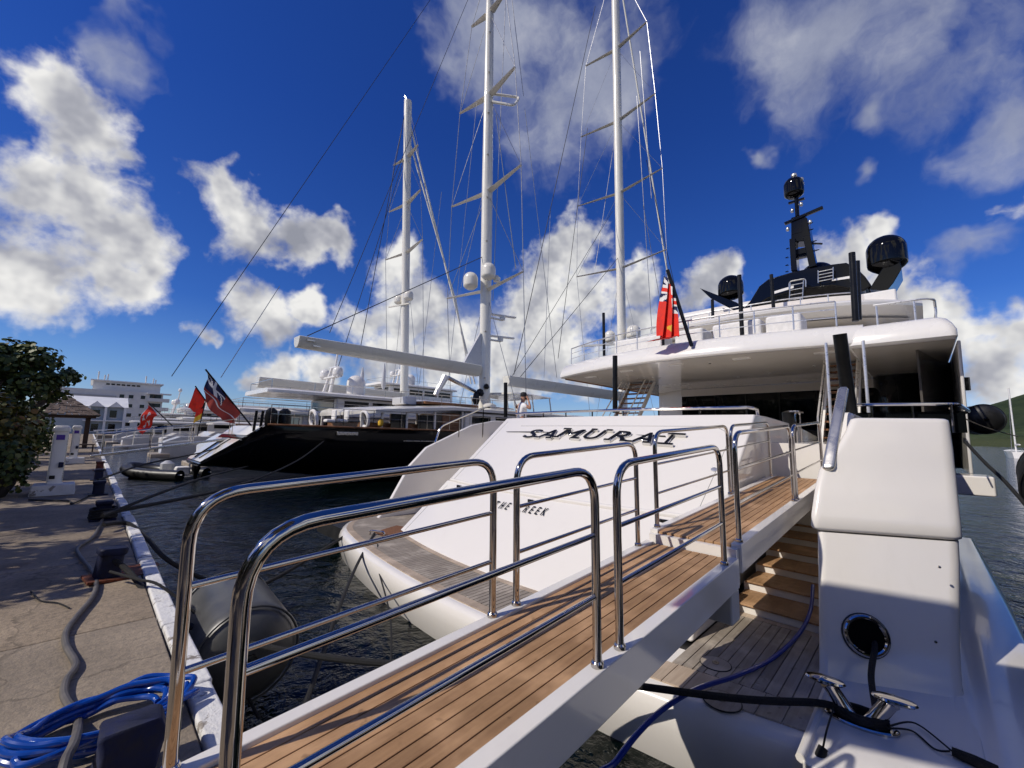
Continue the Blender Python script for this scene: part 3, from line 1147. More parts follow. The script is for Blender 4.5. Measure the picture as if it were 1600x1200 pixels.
# low tinted screen and rail on top of the starboard wing
y_part(MB().box((7.6, -.42, 1.75), (7.63, .75, 2.02)), 'wind_screen', MT['glass'])
sr = MB().tube(rounded([V(7.5, .82, 1.8), V(7.5, .80, 2.13), V(7.5, -.36, 2.10), V(8.4, -.50, 2.06), V(13, -.5, 2.15)], .12), .022, 8)
y_part(sr, 'handrail', MT['steel'])
for Y in (.45, 0.05, -.3):
    y_part(MB().tube([V(7.5, Y, 1.75), V(7.5, Y, 2.11)], .014, 6), 'rail_post', MT['steel'])

# black awning poles
def pole(p, q, r_=.055):
    y_part(MB().tube([p, p + (q - p) * .5, q], r_, 12), 'awning_pole', MT['black'])


pole(at(961, 645, X=9.3), at(961, 556, X=9.3), .062)
pole(at(790, 652, X=8.9), at(790, 598, X=8.9), .06)
pole(at(944, 556, X=12.3), at(943, 489, X=12.3), .05)
pole(at(1036, 552, X=12.0), at(1034, 461, X=12.0), .055)
pole(at(1160, 530, X=12.0), at(1155, 430, X=12.0), .055)
pole(at(1337, 502, X=12.0), at(1331, 395, X=12.0), .065)
pole(at(1342, 500, X=13.2), at(1339, 408, X=13.2), .06)
pole(at(1209, 487, X=14.3), at(1205, 429, X=14.3), .05)
pole(at(1114, 503, X=14.3), at(1113, 468, X=14.3), .05)
pole(at(1331, 662, X=6.9), at(1312, 522, X=6.7), .075)

# open stairs between the decks
def stair(x0, x1, z0, z1, y0, y1, n, top_rail=True):
    for k in range(n):
        t = (k + .5) / n
        X, z = x0 + (x1 - x0) * t, z0 + (z1 - z0) * t
        y_part(MB().box((X - .13, y0, z - .02), (X + .13, y1, z + .02)), 'stair_tread', MT['wood'])
    for Y in (y0 - .03, y1 + .03):
        y_part(MB().bar(V(x0, Y, z0), V(x1, Y, z1), .05, .16), 'stringer', MT['white2'])
        rl_ = MB().tube([V(x0, Y, z0), V(x0, Y, z0 + .95), V(x1, Y, z1 + .75)], .022, 8)
        rl_.tube([V(x0, Y, z0 + .5), V(x1, Y, z1 + .4)], .014, 6)
        y_part(rl_, 'stair_rail', MT['railing'])


stair(11.7, 14.1, 1.2, SZ, 1.02, 1.62, 13)
stair(12.6, 14.9, 1.2, SZ, 7.1, 8.0, 13)
for X, Y in ((10.9, 1.32), (11.1, .72)):
    y_part(MB().tube([V(X, Y, 1.15), V(X + .1, Y, SZ)], .030, 10), 'stanchion', MT['railing'])

# upper deck: rails, sofas, house
def railing(fx, y0, y1, z0, h, name, n=9, mids=(.5,), inset=.3, r_=.022):
    pts = [V(fx(Y) + inset, Y, z0 + h) for Y in [y0 + (y1 - y0) * i / 40 for i in range(41)]]
    ra = y_part(MB().tube(pts, r_, 8), name, MT['railing'])
    for f_ in mids:
        y_part(MB().tube([V(p_.x, p_.y, z0 + h * f_) for p_ in pts], r_ * .5, 6), 'rail_wire', MT['railing'])
    for i in range(0, 41, max(1, 40 // n)):
        p_ = pts[i]
        y_part(MB().tube([V(p_.x, p_.y, z0), p_], r_ * .8, 8), 'rail_post', MT['railing'])


UZ = SZ + .53
railing(ovX, 1.2, 9.1, UZ, .58, 'handrail', 9, (.35, .68), .38)
sideR = MB().tube(rounded([V(11.95, .55, 4.62), V(11.95, -.40, 4.60), V(13.5, -.46, 4.62), V(22, -.46, 4.7)], .3), .024, 8)
y_part(sideR, 'handrail', MT['railing'])
for X, Y in ((11.95, .5), (11.95, -.1), (12.8, -.43), (14.2, -.46)):
    y_part(MB().tube([V(X, Y, 4.1), V(X, Y, 4.61)], .018, 8), 'rail_post', MT['railing'])
for k, (y0, y1) in enumerate(((1.95, 2.75), (2.85, 4.1), (4.35, 5.2), (5.6, 7.3))):
    sb = MB().box((12.35, y0, UZ), (13.2, y1, UZ + .62))
    y_part(sb, 'sofa', MT['flagwhite'], bevel=.08, seg=3)
y_part(MB().box((17.5, .6, UZ), (36, 8.4, 5.7)), 'upper_house', MT['greywhite'])
y_part(MB().box((17.4, 1.0, UZ + .2), (17.5, 8.0, 5.5)), 'house_glass', MT['glass'])

# sun deck overhang
def sdX(Y):
    return 13.9 + .05 * (Y - 4.0) ** 2 + .0030 * (Y - 4.0) ** 4


over(5.36, [(.75, -.22), (.2, -.04), (.0, .02), (-.02, .10), (.05, .17), (.18, .2), (.3, .2)], sdX, -.30, 8.0, 36, 'sun_deck', MT['white2'])
over(5.125, [(.55, 0.0), (.8, .008)], sdX, .0, 7.8, 30.0, 'soffit', MT['soffit'])
railing(sdX, 1.0, 7.4, 5.56, .30, 'handrail', 10, (), .45, .018)
# grey-brown coaming inside the sun deck
over(5.56, [(.9, 0), (.95, .36), (1.3, .40)], sdX, .9, 7.0, 24, 'coaming', MT['soffit'])
y_part(MB().box((15.6, .2, 5.56), (16.4, 1.0, 5.95)), 'locker', MT['white2'], bevel=.05)

# black mast arch, radomes and antennas
SX = 16.0
def pa(px, py, X=SX):
    return at(px, py, X=X)


# arch: swept body between two flared wings
prof = [(1158, 486), (1172, 470), (1186, 447), (1200, 436), (1240, 424), (1290, 414), (1322, 410), (1338, 418), (1352, 432), (1362, 446), (1350, 455), (1300, 446), (1250, 452), (1200, 466), (1180, 478)]
y_part(MB().loft([[pa(x, y, SX) for x, y in prof], [pa(x, y, SX) + V(2.6, 0, .15) for x, y in prof]]), 'mast_arch', MT['gloss'], ang=30, bevel=.04)
y_part(MB().loft([[pa(x, y, SX - .02) for x, y in ((1210, 455), (1240, 446), (1240, 450), (1210, 459))], [pa(x, y, SX + .1) for x, y in ((1210, 455), (1240, 446), (1240, 450), (1210, 459))]]), 'arch_stripe', MT['white2'])
y_part(MB().loft([[pa(x, y, SX - .02) for x, y in ((1300, 436), (1328, 431), (1328, 435), (1300, 439))], [pa(x, y, SX + .1) for x, y in ((1300, 436), (1328, 431), (1328, 435), (1300, 439))]]), 'arch_stripe', MT['white2'])
lw = [(1093, 450), (1106, 455), (1150, 472), (1170, 484), (1150, 487), (1110, 466)]
y_part(MB().loft([[pa(x, y) for x, y in lw], [pa(x, y) + V(1.6, 0, .1) for x, y in lw]]), 'arch_wing', MT['gloss'], ang=30, bevel=.02)
rw = [(1358, 452), (1378, 420), (1398, 402), (1404, 396), (1409, 420), (1396, 442), (1386, 454)]
y_part(MB().loft([[pa(x, y) for x, y in rw], [pa(x, y) + V(1.6, 0, .1) for x, y in rw]]), 'arch_wing', MT['gloss'], ang=30, bevel=.02)


def dome(c, r_, h, mat, name='radome', n=28, parent=None, neck=.5):
    prof_ = [(r_ * neck, -h * .12), (r_ * .80, -.02 * h), (r_ * .97, .06 * h), (r_, .14 * h), (r_, h - r_ * .95)]
    prof_ += [(r_ * math.cos(a), h - r_ * .95 + r_ * .95 * math.sin(a)) for a in [R(8 + 82 * i / 8) for i in range(9)]]
    return MB().lathe(prof_, c, (0, 0, 1), n).build(name, mat, parent or yacht, ang=50)


dome(pa(1386, 414) + V(.3, 0, 0), .47, 1.0, MT['gloss'])
dome(pa(1138, 460) + V(.3, 0, 0), .43, .80, MT['gloss'])
dome(pa(1268, 422) + V(1.2, 0, 0), .5, .62, MT['gloss'])
# central mast: raked twin legs, head box, pole and dome
MX = 16.6
def pm(px, py):
    return at(px, py, X=MX)


for (xa, ya, xb_, yb_, w) in ((1243, 426, 1240, 376, .17), (1272, 420, 1262, 372, .2)):
    y_part(MB().bar(pm(xa, ya), pm(xb_, yb_), w, .5, (1, 0, 0)), 'mast_leg', MT['gloss'], bevel=.02)
mh = [(1236, 340), (1250, 336), (1261, 340), (1268, 376), (1236, 378)]
y_part(MB().loft([[pm(x, y) for x, y in mh], [pm(x, y) + V(.6, 0, 0) for x, y in mh]]), 'mast_head', MT['gloss'], bevel=.02)
y_part(MB().box(pm(1240, 366) + V(-.01, -.25, 0), pm(1240, 366) + V(-.0, -.25, 0) + V(.02, .3, .45)), 'speaker_box', MT['gloss'])
y_part(MB().tube([pm(1246, 338), pm(1244, 300)], .065, 10), 'mast_pole', MT['gloss'])
y_part(MB().bar(pm(1226, 350), pm(1286, 324), .12, .10), 'radar_scanner', MT['gloss'], bevel=.02)
y_part(MB().bar(pm(1232, 318), pm(1257, 310), .09, .07), 'antenna_bar', MT['gloss'], bevel=.01)
y_part(MB().bar(pm(1262, 380), pm(1285, 381), .06, .05), 'antenna_bar', MT['gloss'])
y_part(MB().box(pm(1250, 393) + V(0, -.2, -.1), pm(1250, 393) + V(.5, .25, .12)), 'mast_box', MT['gloss'], bevel=.02)
dome(pm(1241, 306), .30, .68, MT['gloss'])
y_part(MB().lathe([(.05, 0), (.05, .12), (.09, .13), (.09, .2), (.02, .26)], pm(1241, 281), n=10), 'mast_light', MT['alu'])
for (px, py) in ((1253, 283), (1254, 290), (1238, 332), (1252, 322), (1266, 350), (1231, 361)):
    y_part(MB().lathe([(.035, 0), (.055, .03), (.055, .1), (.03, .14)], pm(px, py), n=10), 'navigation_light', MT['alu'])
for (px, py) in ((1236, 388), (1235, 402), (1235, 414), (1235, 424), (1265, 350), (1266, 360), (1271, 378), (1275, 392)):
    p_ = pm(px, py)
    y_part(MB().tube(rounded([p_ + V(0, .05, 0), p_ + V(-.05, .16 if px < 1250 else -.12, 0), p_ + V(-.1, .05, 0)], .05), .012, 6), 'mast_rung', MT['gloss'])


def ladder(p, q, w, n, mat):
    p, q = Vector(p), Vector(q)
    a = V(0, 1, 0) * w / 2
    lb = MB()
    lb.tube([p + a, q + a], .016, 8)
    lb.tube([p - a, q - a], .016, 8)
    o_ = y_part(lb, 'ladder', mat)
    for k in range(n):
        c = p + (q - p) * (k + .5) / n
        MB().tube([c + a, c - a], .012, 6).build('rung', mat, o_)


ladder(pa(1243, 479, 15.6), pa(1245, 440, 15.6), .36, 5, MT['alu'])
ladder(pa(1290, 440, 15.8), pa(1290, 420, 15.8), .38, 4, MT['alu'])
y_part(MB().tube(rounded([pa(1233, 452, 15.6), pa(1233, 440, 15.6), pa(1259, 435, 15.6), pa(1259, 448, 15.6)], .1), .02, 8), 'grab_rail', MT['alu'])
y_part(MB().box((10.9, -.86, .72), (11.6, -.24, 1.06)), 'side_platform', MT['white'], bevel=.03)
# side light box, and forward house so that the yacht goes on
y_part(MB().box((18, 1.5, 5.56), (30, 7.5, 7.2)), 'wheelhouse', MT['white2'], bevel=.3)
y_part(MB().tube([at(1510, 610, X=17), at(1508, 590, X=17)], .09, 10), 'side_lamp', MT['gloss'])

# ------------------------------------------------------------------ gangway
GS = math.tan(R(3.2))
def gz(X):
    return .546 + (X - 1.74) * GS


gang = thing('gangway', V(.2, 1.49, 0), 'teak planked boarding gangway with polished steel handrails, from the quay up to the white yacht', 'gangway')
GY0, GY1 = 1.147, 1.834
def g_part(mb, name, mat, parent=None, **k):
    return mb.build(name, mat, parent or gang, **k)


def section(x0, x1, dz, nm):
    sec = []
    for (a, b_) in ((GY0 - .050, GY0 + .030), (GY1 - .030, GY1 + .045)):
        bb = MB().hexa([V(x0, a, gz(x0) + dz - .205), V(x1, a, gz(x1) + dz - .205), V(x1, b_, gz(x1) + dz - .205), V(x0, b_, gz(x0) + dz - .205)],
                       [V(x0, a, gz(x0) + dz + .02), V(x1, a, gz(x1) + dz + .02), V(x1, b_, gz(x1) + dz + .02), V(x0, b_, gz(x0) + dz + .02)])
        g_part(bb, 'side_beam', MT['white'], bevel=.008)
    ua, ub = GY0 + .033, GY1 - .033
    uu = MB().hexa([V(x0, ua, gz(x0) + dz - .12), V(x1, ua, gz(x1) + dz - .12), V(x1, ub, gz(x1) + dz - .12), V(x0, ub, gz(x0) + dz - .12)],
                   [V(x0, ua, gz(x0) + dz - .022), V(x1, ua, gz(x1) + dz - .022), V(x1, ub, gz(x1) + dz - .022), V(x0, ub, gz(x0) + dz - .022)])
    g_part(uu, 'floor_pan', MT['caulk'])
    n = 9
    w = (ub - ua) / n
    for k in range(n):
        a, b_ = ua + k * w + .003, ua + (k + 1) * w - .003
        pb = MB().hexa([V(x0 + .01, a, gz(x0) + dz - .022), V(x1 - .01, a, gz(x1) + dz - .022), V(x1 - .01, b_, gz(x1) + dz - .022), V(x0 + .01, b_, gz(x0) + dz - .022)],
                       [V(x0 + .01, a, gz(x0) + dz + .003), V(x1 - .01, a, gz(x1) + dz + .003), V(x1 - .01, b_, gz(x1) + dz + .003), V(x0 + .01, b_, gz(x0) + dz + .003)])
        g_part(pb, 'plank', MT['teak'], bevel=.0025)


section(.05, 3.72, 0, 'a')
section(3.80, 8.30, .085, 'b')
g_part(MB().box((3.73, GY0 - .03, gz(3.75) - .2), (3.795, GY1 + .02, gz(3.75) + .075)), 'step_riser', MT['white'])
g_part(MB().box((3.55, GY0 - .04, gz(3.7) - .45), (3.74, GY1 + .03, gz(3.7) - .206)), 'hinge_block', MT['greywhite'], bevel=.02)
# trolley legs on the quay
for Y in (GY0, GY1):
    lg = MB()
    lg.tube([V(.25, Y, gz(.25) - .2), V(.25, Y, .08)], .03, 8)
    leg_ = g_part(lg, 'leg', MT['steel'])
    MB().lathe([(.03, -.025), (.075, -.025), (.08, 0), (.075, .025), (.03, .025)], V(.25, Y, .08), (0, 1, 0), 18).build('wheel', MT['rubber'], leg_)

HR = .915
def frame(x0, x1, Y, dz, h=HR, rc=.17):
    lean = 0.0
    a, b_ = V(x0, Y, gz(x0) + dz + .02), V(x1, Y, gz(x1) + dz + .02)
    top0, top1 = V(x0 - .02, Y, gz(x0) + dz + h), V(x1 - .02, Y, gz(x1) + dz + h)
    fr = g_part(MB().tube(rounded([a, top0, top1, b_], rc, 8), .021, 16), 'handrail', MT['steel'])
    for f_ in (.345, .655):
        p_ = a.lerp(top0, f_)
        q_ = b_.lerp(top1, f_)
        MB().tube([p_, q_], .0125, 12).build('mid_rail', MT['steel'], fr)
    for p_ in (a, b_):
        MB().lathe([(.030, -.004), (.030, .02), (.024, .028)], p_ - V(0, 0, .002), (0, 0, 1), 16).build('socket', MT['steel'], fr)


for Y in (GY0 - .012, GY1 + .012):
    frame(.30, 1.75, Y, 0)
    frame(1.95, 3.50, Y, 0)
    frame(3.88, 6.02, Y, .085)
    frame(6.16, 8.15, Y, .085)

# ------------------------------------------------------------------ things on the quay
def rope(name, pts, r_, mat, label, cat='rope', n=8, group=None, sm=8, parent=None):
    o = MB().tube(smooth_path(pts, sm), r_, n).build(name, mat, parent)
    if parent is None:
        tag(o, label, cat, group)
    return o


# iron mooring bollards along the kerb
bmesh_ = MB()
bmesh_.loft([[V(x * s_, y * s_, z) for x, y in rrect(-.10, .10, -.10, .10, .035, 3)] for z, s_ in ((0, 1.0), (.04, .96), (.24, .92), (.27, 1.06), (.31, 1.08), (.325, 1.0))])
b_first = None
blabels = ['faded blue iron bollard beside the rust stain, nearest the coiled hose', 'dark blue iron bollard wrapped in black mooring lines on the kerb',
           'dark blue iron bollard between the lashed bollard and the white pedestal', 'dark blue iron bollard with a taut black line to the sailing yacht', 'rusty red iron bollard standing farthest along the kerb']
for k, (px, py) in enumerate([(165, 905), (160, 812), (153, 773), (153, 750), (155, 735)]):
    p_ = at(px, py, z=0)
    root = thing('bollard', V(p_.x, p_.y, 0), blabels[k], 'bollard', 'iron bollards along the kerb')
    mt_ = MT['bollard'] if k < 4 else MT['rustpaint']
    sh = MB()
    sh.loft([[V(x * s_ + p_.x, y * s_ + p_.y, z) for x, y in rrect(-.105, .105, -.105, .105, .035, 3)] for z, s_ in ((0.03, .96), (.24, .92), (.25, .92))])
    sh.build('post', mt_, root, ang=40)
    hd = MB()
    hd.loft([[V(x * s_ + p_.x, y * s_ + p_.y, z) for x, y in rrect(-.105, .105, -.105, .105, .035, 3)] for z, s_ in ((.25, .95), (.265, 1.08), (.31, 1.10), (.325, 1.0))])
    hd.build('cap', mt_, root, ang=40)
    MB().box((p_.x - .17, p_.y - .17, 0.0), (p_.x + .17, p_.y + .17, .03)).build('base_plate', MT['rust'] if k in (0, 4) else mt_, root, bevel=.008)
    if k == 0:
        root.rotation_euler = (0, R(5), R(8))
# rust-stained patch cast round the first bollard
c = at(205, 892, z=0)
MB().prism([(c.x + .22 * math.cos(a) * (1 + .25 * math.sin(3 * a)), c.y + .30 * math.sin(a) * (1 + .2 * math.cos(2 * a))) for a in [2 * math.pi * i / 22 for i in range(22)]], lambda u, v, w: V(u, v, w), .0, .006).build('rust_patch', MT['rust'], quay)

# power and water pedestals
def pedestal(px, py, label):
    b = at(px, py, z=0)
    root = thing('service_pedestal', V(b.x, b.y, 0), label, 'pedestal', 'service pedestals on the quay')
    bb = MB()
    bb.loft([[V(b.x + x * s_, b.y + y * s_, z) for x, y in rrect(-.36, .36, -.36, .36, .03, 2)] for z, s_ in ((0, 1.0), (.24, .93))])
    bb.build('plinth', MT['kerb'], root, ang=30, bevel=.015)
    co = MB()
    co.loft([[V(b.x + x * s_ + .0 * z, b.y + y * s_, z) for x, y in rrect(-.12, .12, -.11, .11, .03, 3)] for z, s_ in ((.24, 1.12), (.30, 1.0), (1.45, 1.0))])
    co.build('column', MT['white2'], root, ang=40)
    hd = MB()
    hd.loft([[V(b.x + x * s_, b.y + y * s_, z) for x, y in rrect(-.12, .12, -.11, .11, .03, 3)] for z, s_ in ((1.45, 1.0), (1.455, 1.22), (1.52, 1.25), (1.56, 1.15), (1.60, .8))])
    hd.build('head', MT['cream'], root, ang=40)
    MB().box((b.x - .07, b.y - .125, 1.26), (b.x + .07, b.y - .111, 1.38)).build('sign', principled('violet_sign', (.08, .03, .30), .5), root)
    MB().box((b.x + .03, b.y - .18, .62), (b.x + .11, b.y - .111, .74)).build('socket_box', MT['blue_box'], root, bevel=.01)
    MB().box((b.x - .09, b.y - .15, .36), (b.x + .0, b.y - .111, .44)).build('tap_cover', MT['black'], root, bevel=.01)
    for s_ in (-1, 1):
        MB().box((b.x + s_ * .121 - .006, b.y - .10, .3), (b.x + s_ * .121 + .006, b.y + .1, 1.4)).build('side_trim', MT['alu'], root)
    return root


pedestal(82, 772, 'white service pedestal on a square concrete plinth, the nearer of the two')
pedestal(113, 724, 'white service pedestal farther along the quay beside the wooden hut')

# blue hose flaked in a coil, and its canvas bundle
cc_ = at(108, 1160, z=.04)
coil = []
rr = random.Random(3)
for turn in range(6):
    for k in range(16):
        a = 2 * math.pi * k / 16
        ra = .29 + .035 * rr.random() + .008 * turn
        coil.append(V(cc_.x + .06 + ra * .95 * math.cos(a) + .02 * turn, cc_.y + .05 + ra * .62 * math.sin(a), .03 + .030 * (turn % 3) + .012 * rr.random() + (.03 if k % 8 < 4 else 0)))
coil += [at(60, 1190, z=.10), at(20, 1175, z=.08), at(-30, 1168, z=.03), at(-80, 1170, z=.03)]
rope('coiled_hose', coil, .0165, MT['hose'], 'bright blue water hose lying in a loose coil by the gangway foot', 'hose', 10)
bx_ = MB()
c = at(200, 1192, z=.05)
bx_.loft([[V(c.x + x * s_ + .012 * math.sin(40 * y + 30 * z), c.y + y * s_ + .010 * math.sin(46 * x + 22 * z), z + .018 * math.sin(21 * x) * math.cos(17 * y)) for x, y in rrect(-.115, .115, -.085, .085, .02, 5)] for z, s_ in ((.02, .92), (.05, 1.0), (.10, .97), (.15, 1.03), (.19, .98), (.225, .97), (.24, .88))])
o = bx_.build('canvas_bundle', MT['blue_box'], None, ang=60)
tag(o, 'dark navy canvas bundle lying on the coiled blue hose', 'bundle')
rope('shore_cable', [at(*q, z=.025) for q in [(160, 812), (146, 838), (122, 855), (124, 868), (138, 885), (150, 905), (146, 930), (122, 960), (104, 985), (103, 1008), (118, 1038), (104, 1062), (100, 1085), (112, 1108), (122, 1128)]] + [at(116, 1160, z=.16), at(104, 1185, z=.17), at(96, 1215, z=.15)],
     .020, MT['cable'], 'grey shore power cable winding along the quay into the blue coil', 'cable', 10)
rope('slack_line', [at(*q, z=.012) for q in [(48, 924), (62, 938), (90, 942), (108, 950)]], .006, MT['rope'], 'thin dark cord lying across the quay left of the cable', 'cord')
rope('dark_cable', [at(*q, z=.02) for q in [(45, 781), (78, 782), (108, 783), (113, 787), (138, 776), (150, 773)]], .016, MT['rope'], 'dark cable looped round the foot of the nearer pedestal', 'cable')

# lashings on the second bollard
b2 = at(160, 812, z=0)
for h_, r_ in ((.08, .155), (.12, .16), (.16, .15), (.20, .145)):
    MB()
lash = MB()
for h_, r_ in ((.06, .17), (.10, .165), (.14, .16), (.18, .16)):
    lash.tube([V(b2.x + r_ * math.cos(a), b2.y + r_ * math.sin(a), h_ + .012 * math.sin(3 * a)) for a in [2 * math.pi * i / 20 for i in range(20)]], .024, 8, closed=True)
tag(lash.build('rope_turns', MT['rope']), 'turns of thick black rope round the lashed quay bollard', 'rope')

# big floating fender between quay and platform
def fender(c, ax, r_, ln, name, label, mat=None, up=V(0, 0, 1)):
    ax = Vector(ax).normalized()
    root = thing(name, c, label, 'fender')
    pr_ = [(r_ * .10, -ln / 2 - r_ * .16), (r_ * .45, -ln / 2 - r_ * .13), (r_ * .80, -ln / 2 - r_ * .02), (r_ * .965, -ln / 2 + r_ * .16), (r_, -ln / 2 + r_ * .42)]
    pr_ = pr_ + [(a, -h) for a, h in pr_[::-1]]
    MB().lathe(pr_, c, ax, 40).build('body', mat or MT['rubber'], root, ang=60)
    e1 = ax.orthogonal().normalized()
    e2 = ax.cross(e1)
    for s_ in (-1, 1):
        h = s_ * (ln / 2 - r_ * .10)
        MB().tube([c + ax * h + (e1 * math.cos(a) + e2 * math.sin(a)) * r_ * .985 for a in [2 * math.pi * i / 40 for i in range(40)]], .012, 6, closed=True).build('seam', mat or MT['rubber'], root)
        MB().lathe([(.05, 0), (.05, .05), (.02, .06)], c + ax * s_ * (ln / 2 + r_ * .12), ax * s_, 12).build('end_eye', MT['black'], root)
    return root


fender(V(1.24, 5.05, -.40), (0.05, 1, .02), .42, 1.25, 'floating_fender', 'huge black inflatable fender floating between the quay and the swim platform', MT['fender'])
fender(V(17.2, -1.2, 2.28), (1, .15, 0), .40, .9, 'side_fender', 'black fender hanging beyond the yacht side against the green hill')
fender(V(9.3, -1.52, 1.10), (1, -.1, .12), .58, 1.5, 'side_fender', 'large black fender hanging at the right edge beside the yacht wing')
rope('fender_line', [at(1508, 690, X=9.6), at(1540, 724, X=9.2), at(1570, 752, X=8.7), at(1612, 800, X=8.2)], .022, MT['rope'], 'black line running down past the large fender at the right edge')
rope('fender_line', [at(1484, 638, X=9.5), at(1500, 650, X=11), at(1540, 668, X=13), at(1590, 682, X=15)], .012, MT['rope_pale'], 'pale line leading from the wing rail over the hill fender')

# mooring lines of the white yacht
bcq = V(bc.x, bc.y, bc.z)
rope('mooring_strap', [bcq + V(0, -.10, .045), bcq + V(-.10, .0, .05), bcq + V(-.06, .20, .06), V(3.55, 1.15, -.30), V(2.6, 2.45, -.27), V(1.6, 3.75, -.30), V(.78, 5.1, -.2), V(.45, 6.0, .1), V(.33, 6.2, .2)], .026, MT['rope'], 'thick black mooring strap from the steel bollard across the platform to the quay')
tr_ = MB()
for h_ in (.030, .050, .068):
    tr_.tube([bcq + bd * (math.cos(a) * .150) + V(1, .13, 0).normalized() * (math.sin(a) * .075) + V(0, 0, h_) for a in [2 * math.pi * i / 24 for i in range(24)]], .015, 8, closed=True)
tag(tr_.build('strap_turns', MT['rope']), 'black strap turns wound round the foot of the steel bollard', 'rope')
rope('hawse_line', [hc + V(.06, -.04, -.01), hc + V(-.03, -.06, -.06), (hc + bcq) / 2 + V(-.02, -.05, .02), bcq + V(.03, -.09, .09)], .022, MT['rope'], 'black line out of the round hawse hole down to the steel bollard')


def tassel(p, q, label):
    p, q = Vector(p), Vector(q)
    root = thing('chafe_cover', p, label, 'chafe cover')
    d = (q - p)
    MB().tube([p, p + d * .5, q], [.026, .034, .030], 10).build('sleeve', MT['rope'], root)
    fz = MB()
    rnd = random.Random(int(p.x * 1000))
    for k in range(420):
        t = rnd.random()
        a = rnd.random() * 6.283
        e1 = d.orthogonal().normalized()
        e2 = d.normalized().cross(e1)
        nrm = e1 * math.cos(a) + e2 * math.sin(a)
        b0_ = p + d * t + nrm * .024
        tip = b0_ + nrm * rnd.uniform(.008, .022) + d.normalized() * rnd.uniform(-.012, .012)
        sd_ = d.normalized().cross(nrm) * .002
        fz.add([b0_ - sd_, b0_ + sd_, tip], [(0, 1, 2)])
    tag(fz.build('fuzz', MT['rope'], root, fix=False), kind='stuff')


t0, t1 = at(1286, 1168, X=3.62), at(1272, 1212, X=3.50)
tassel(t0, t1, 'fluffy black chafe cover hanging left of the steel bollard at the bottom edge')
rope('thin_line', [bcq + V(-.06, .15, .05), at(1292, 1140, X=3.7), t0], .006, MT['rope'], 'thin black cord from the bollard to the left chafe cover')
t2, t3 = at(1488, 1174, z=PZ + .05), at(1560, 1205, z=PZ + .05)
tassel(t2, t3, 'fluffy black chafe cover lying on the white deck right of the bollard')
rope('thin_line', [bcq + V(-.03, -.16, .06), at(1430, 1130, z=PZ + .04), t2], .006, MT['rope'], 'upper of two thin cords from the bollard to the right chafe cover')
rope('thin_line', [bcq + V(-.05, -.15, .05), at(1425, 1142, z=PZ + .03), at(1460, 1170, z=PZ + .03), t2 + V(-.01, .01, 0)], .006, MT['rope'], 'lower of two thin cords from the bollard to the right chafe cover')
rope('water_hose', [at(1270, 915, X=6.4), at(1266, 955, X=5.75), at(1247, 992, X=5.25), at(1205, 1030, X=4.7), at(1150, 1056, X=4.1), at(1090, 1076, X=3.6), at(1040, 1105, X=3.2), at(1000, 1142, X=2.85), at(962, 1190, X=2.55), at(920, 1250, X=2.25), V(1.5, 1.0, -.75), V(.95, .9, -.3), V(.66, .8, .06), V(.2, .6, .03)], .019, MT['hose_dark'], 'dark blue hose sagging from the wing across the platform towards the quay', 'hose', 10)
# port stern lines
rope('stern_line', [V(4.22, 7.95, -.42), V(3.3, 6.7, -.52), V(2.5, 5.5, -.62), V(1.7, 4.2, -.72), V(.80, 2.55, -.55)], .024, MT['rope'], 'thick dark stern line from the platform edge down towards the quay wall')
rope('stern_line', [V(3.9, 7.2, -.43), V(3.45, 6.3, -.55), V(2.9, 4.9, -.8), V(1.9, 3.2, -1.05)], .012, MT['rope'], 'thin dark line dropping from the platform rim into the water')
cl = MB().tube(rounded([V(4.15, 8.0, PZ), V(4.15, 8.0, -.36), V(4.3, 7.7, -.36), V(4.3, 7.7, PZ)], .05), .02, 8)
cl.build('deck_cleat', MT['steel'], yacht)
# brown coir mat on the port platform
mt__ = MB().prism([(4.30, 8.1), (4.95, 8.35), (5.1, 7.7), (4.6, 7.45), (4.25, 7.7)], lambda u, v, w: V(u, v, w), PZ + .013, PZ + .026)
tag(mt__.build('door_mat', plain('brown_mat', (.17, .07, .03), .95, .4, 30, bmp=.5), bevel=.004), 'reddish brown mat lying at the port end of the swim platform', 'mat')

# flag of the yacht on its raked staff
def flag(name, loc, label, staff, cloth_fn, nu, nv, regions, cat='flag', group=None, staff_r=.025, matstaff=None):
    """staff: two points; cloth_fn(u, v) -> point; regions: list of (material, test(u, v)), first match wins"""
    root = thing(name, loc, label, cat, group)
    MB().tube(staff, staff_r, 8).build('staff', matstaff or MT['black'], root)
    for i, (mat_, test) in enumerate(regions):
        mb = MB()
        idx = {}
        for a in range(nu):
            for b_ in range(nv):
                u, v = (a + .5) / nu, (b_ + .5) / nv
                hit = next((k for k, (_, t_) in enumerate(regions) if t_(u, v)), None)
                if hit != i:
                    continue
                q_ = []
                for da, db in ((0, 0), (1, 0), (1, 1), (0, 1)):
                    key = (a + da, b_ + db)
                    if key not in idx:
                        idx[key] = len(mb.v)
                        mb.v.append(cloth_fn(key[0] / nu, key[1] / nv))
                    q_.append(idx[key])
                mb.f.append(tuple(q_))
        if mb.f:
            mb.build('cloth' if i == len(regions) - 1 else 'emblem', mat_, root, ang=180, fix=False)
    return root


sx0, sx1 = at(1081, 541, X=10.95), at(1043, 422, X=10.75)


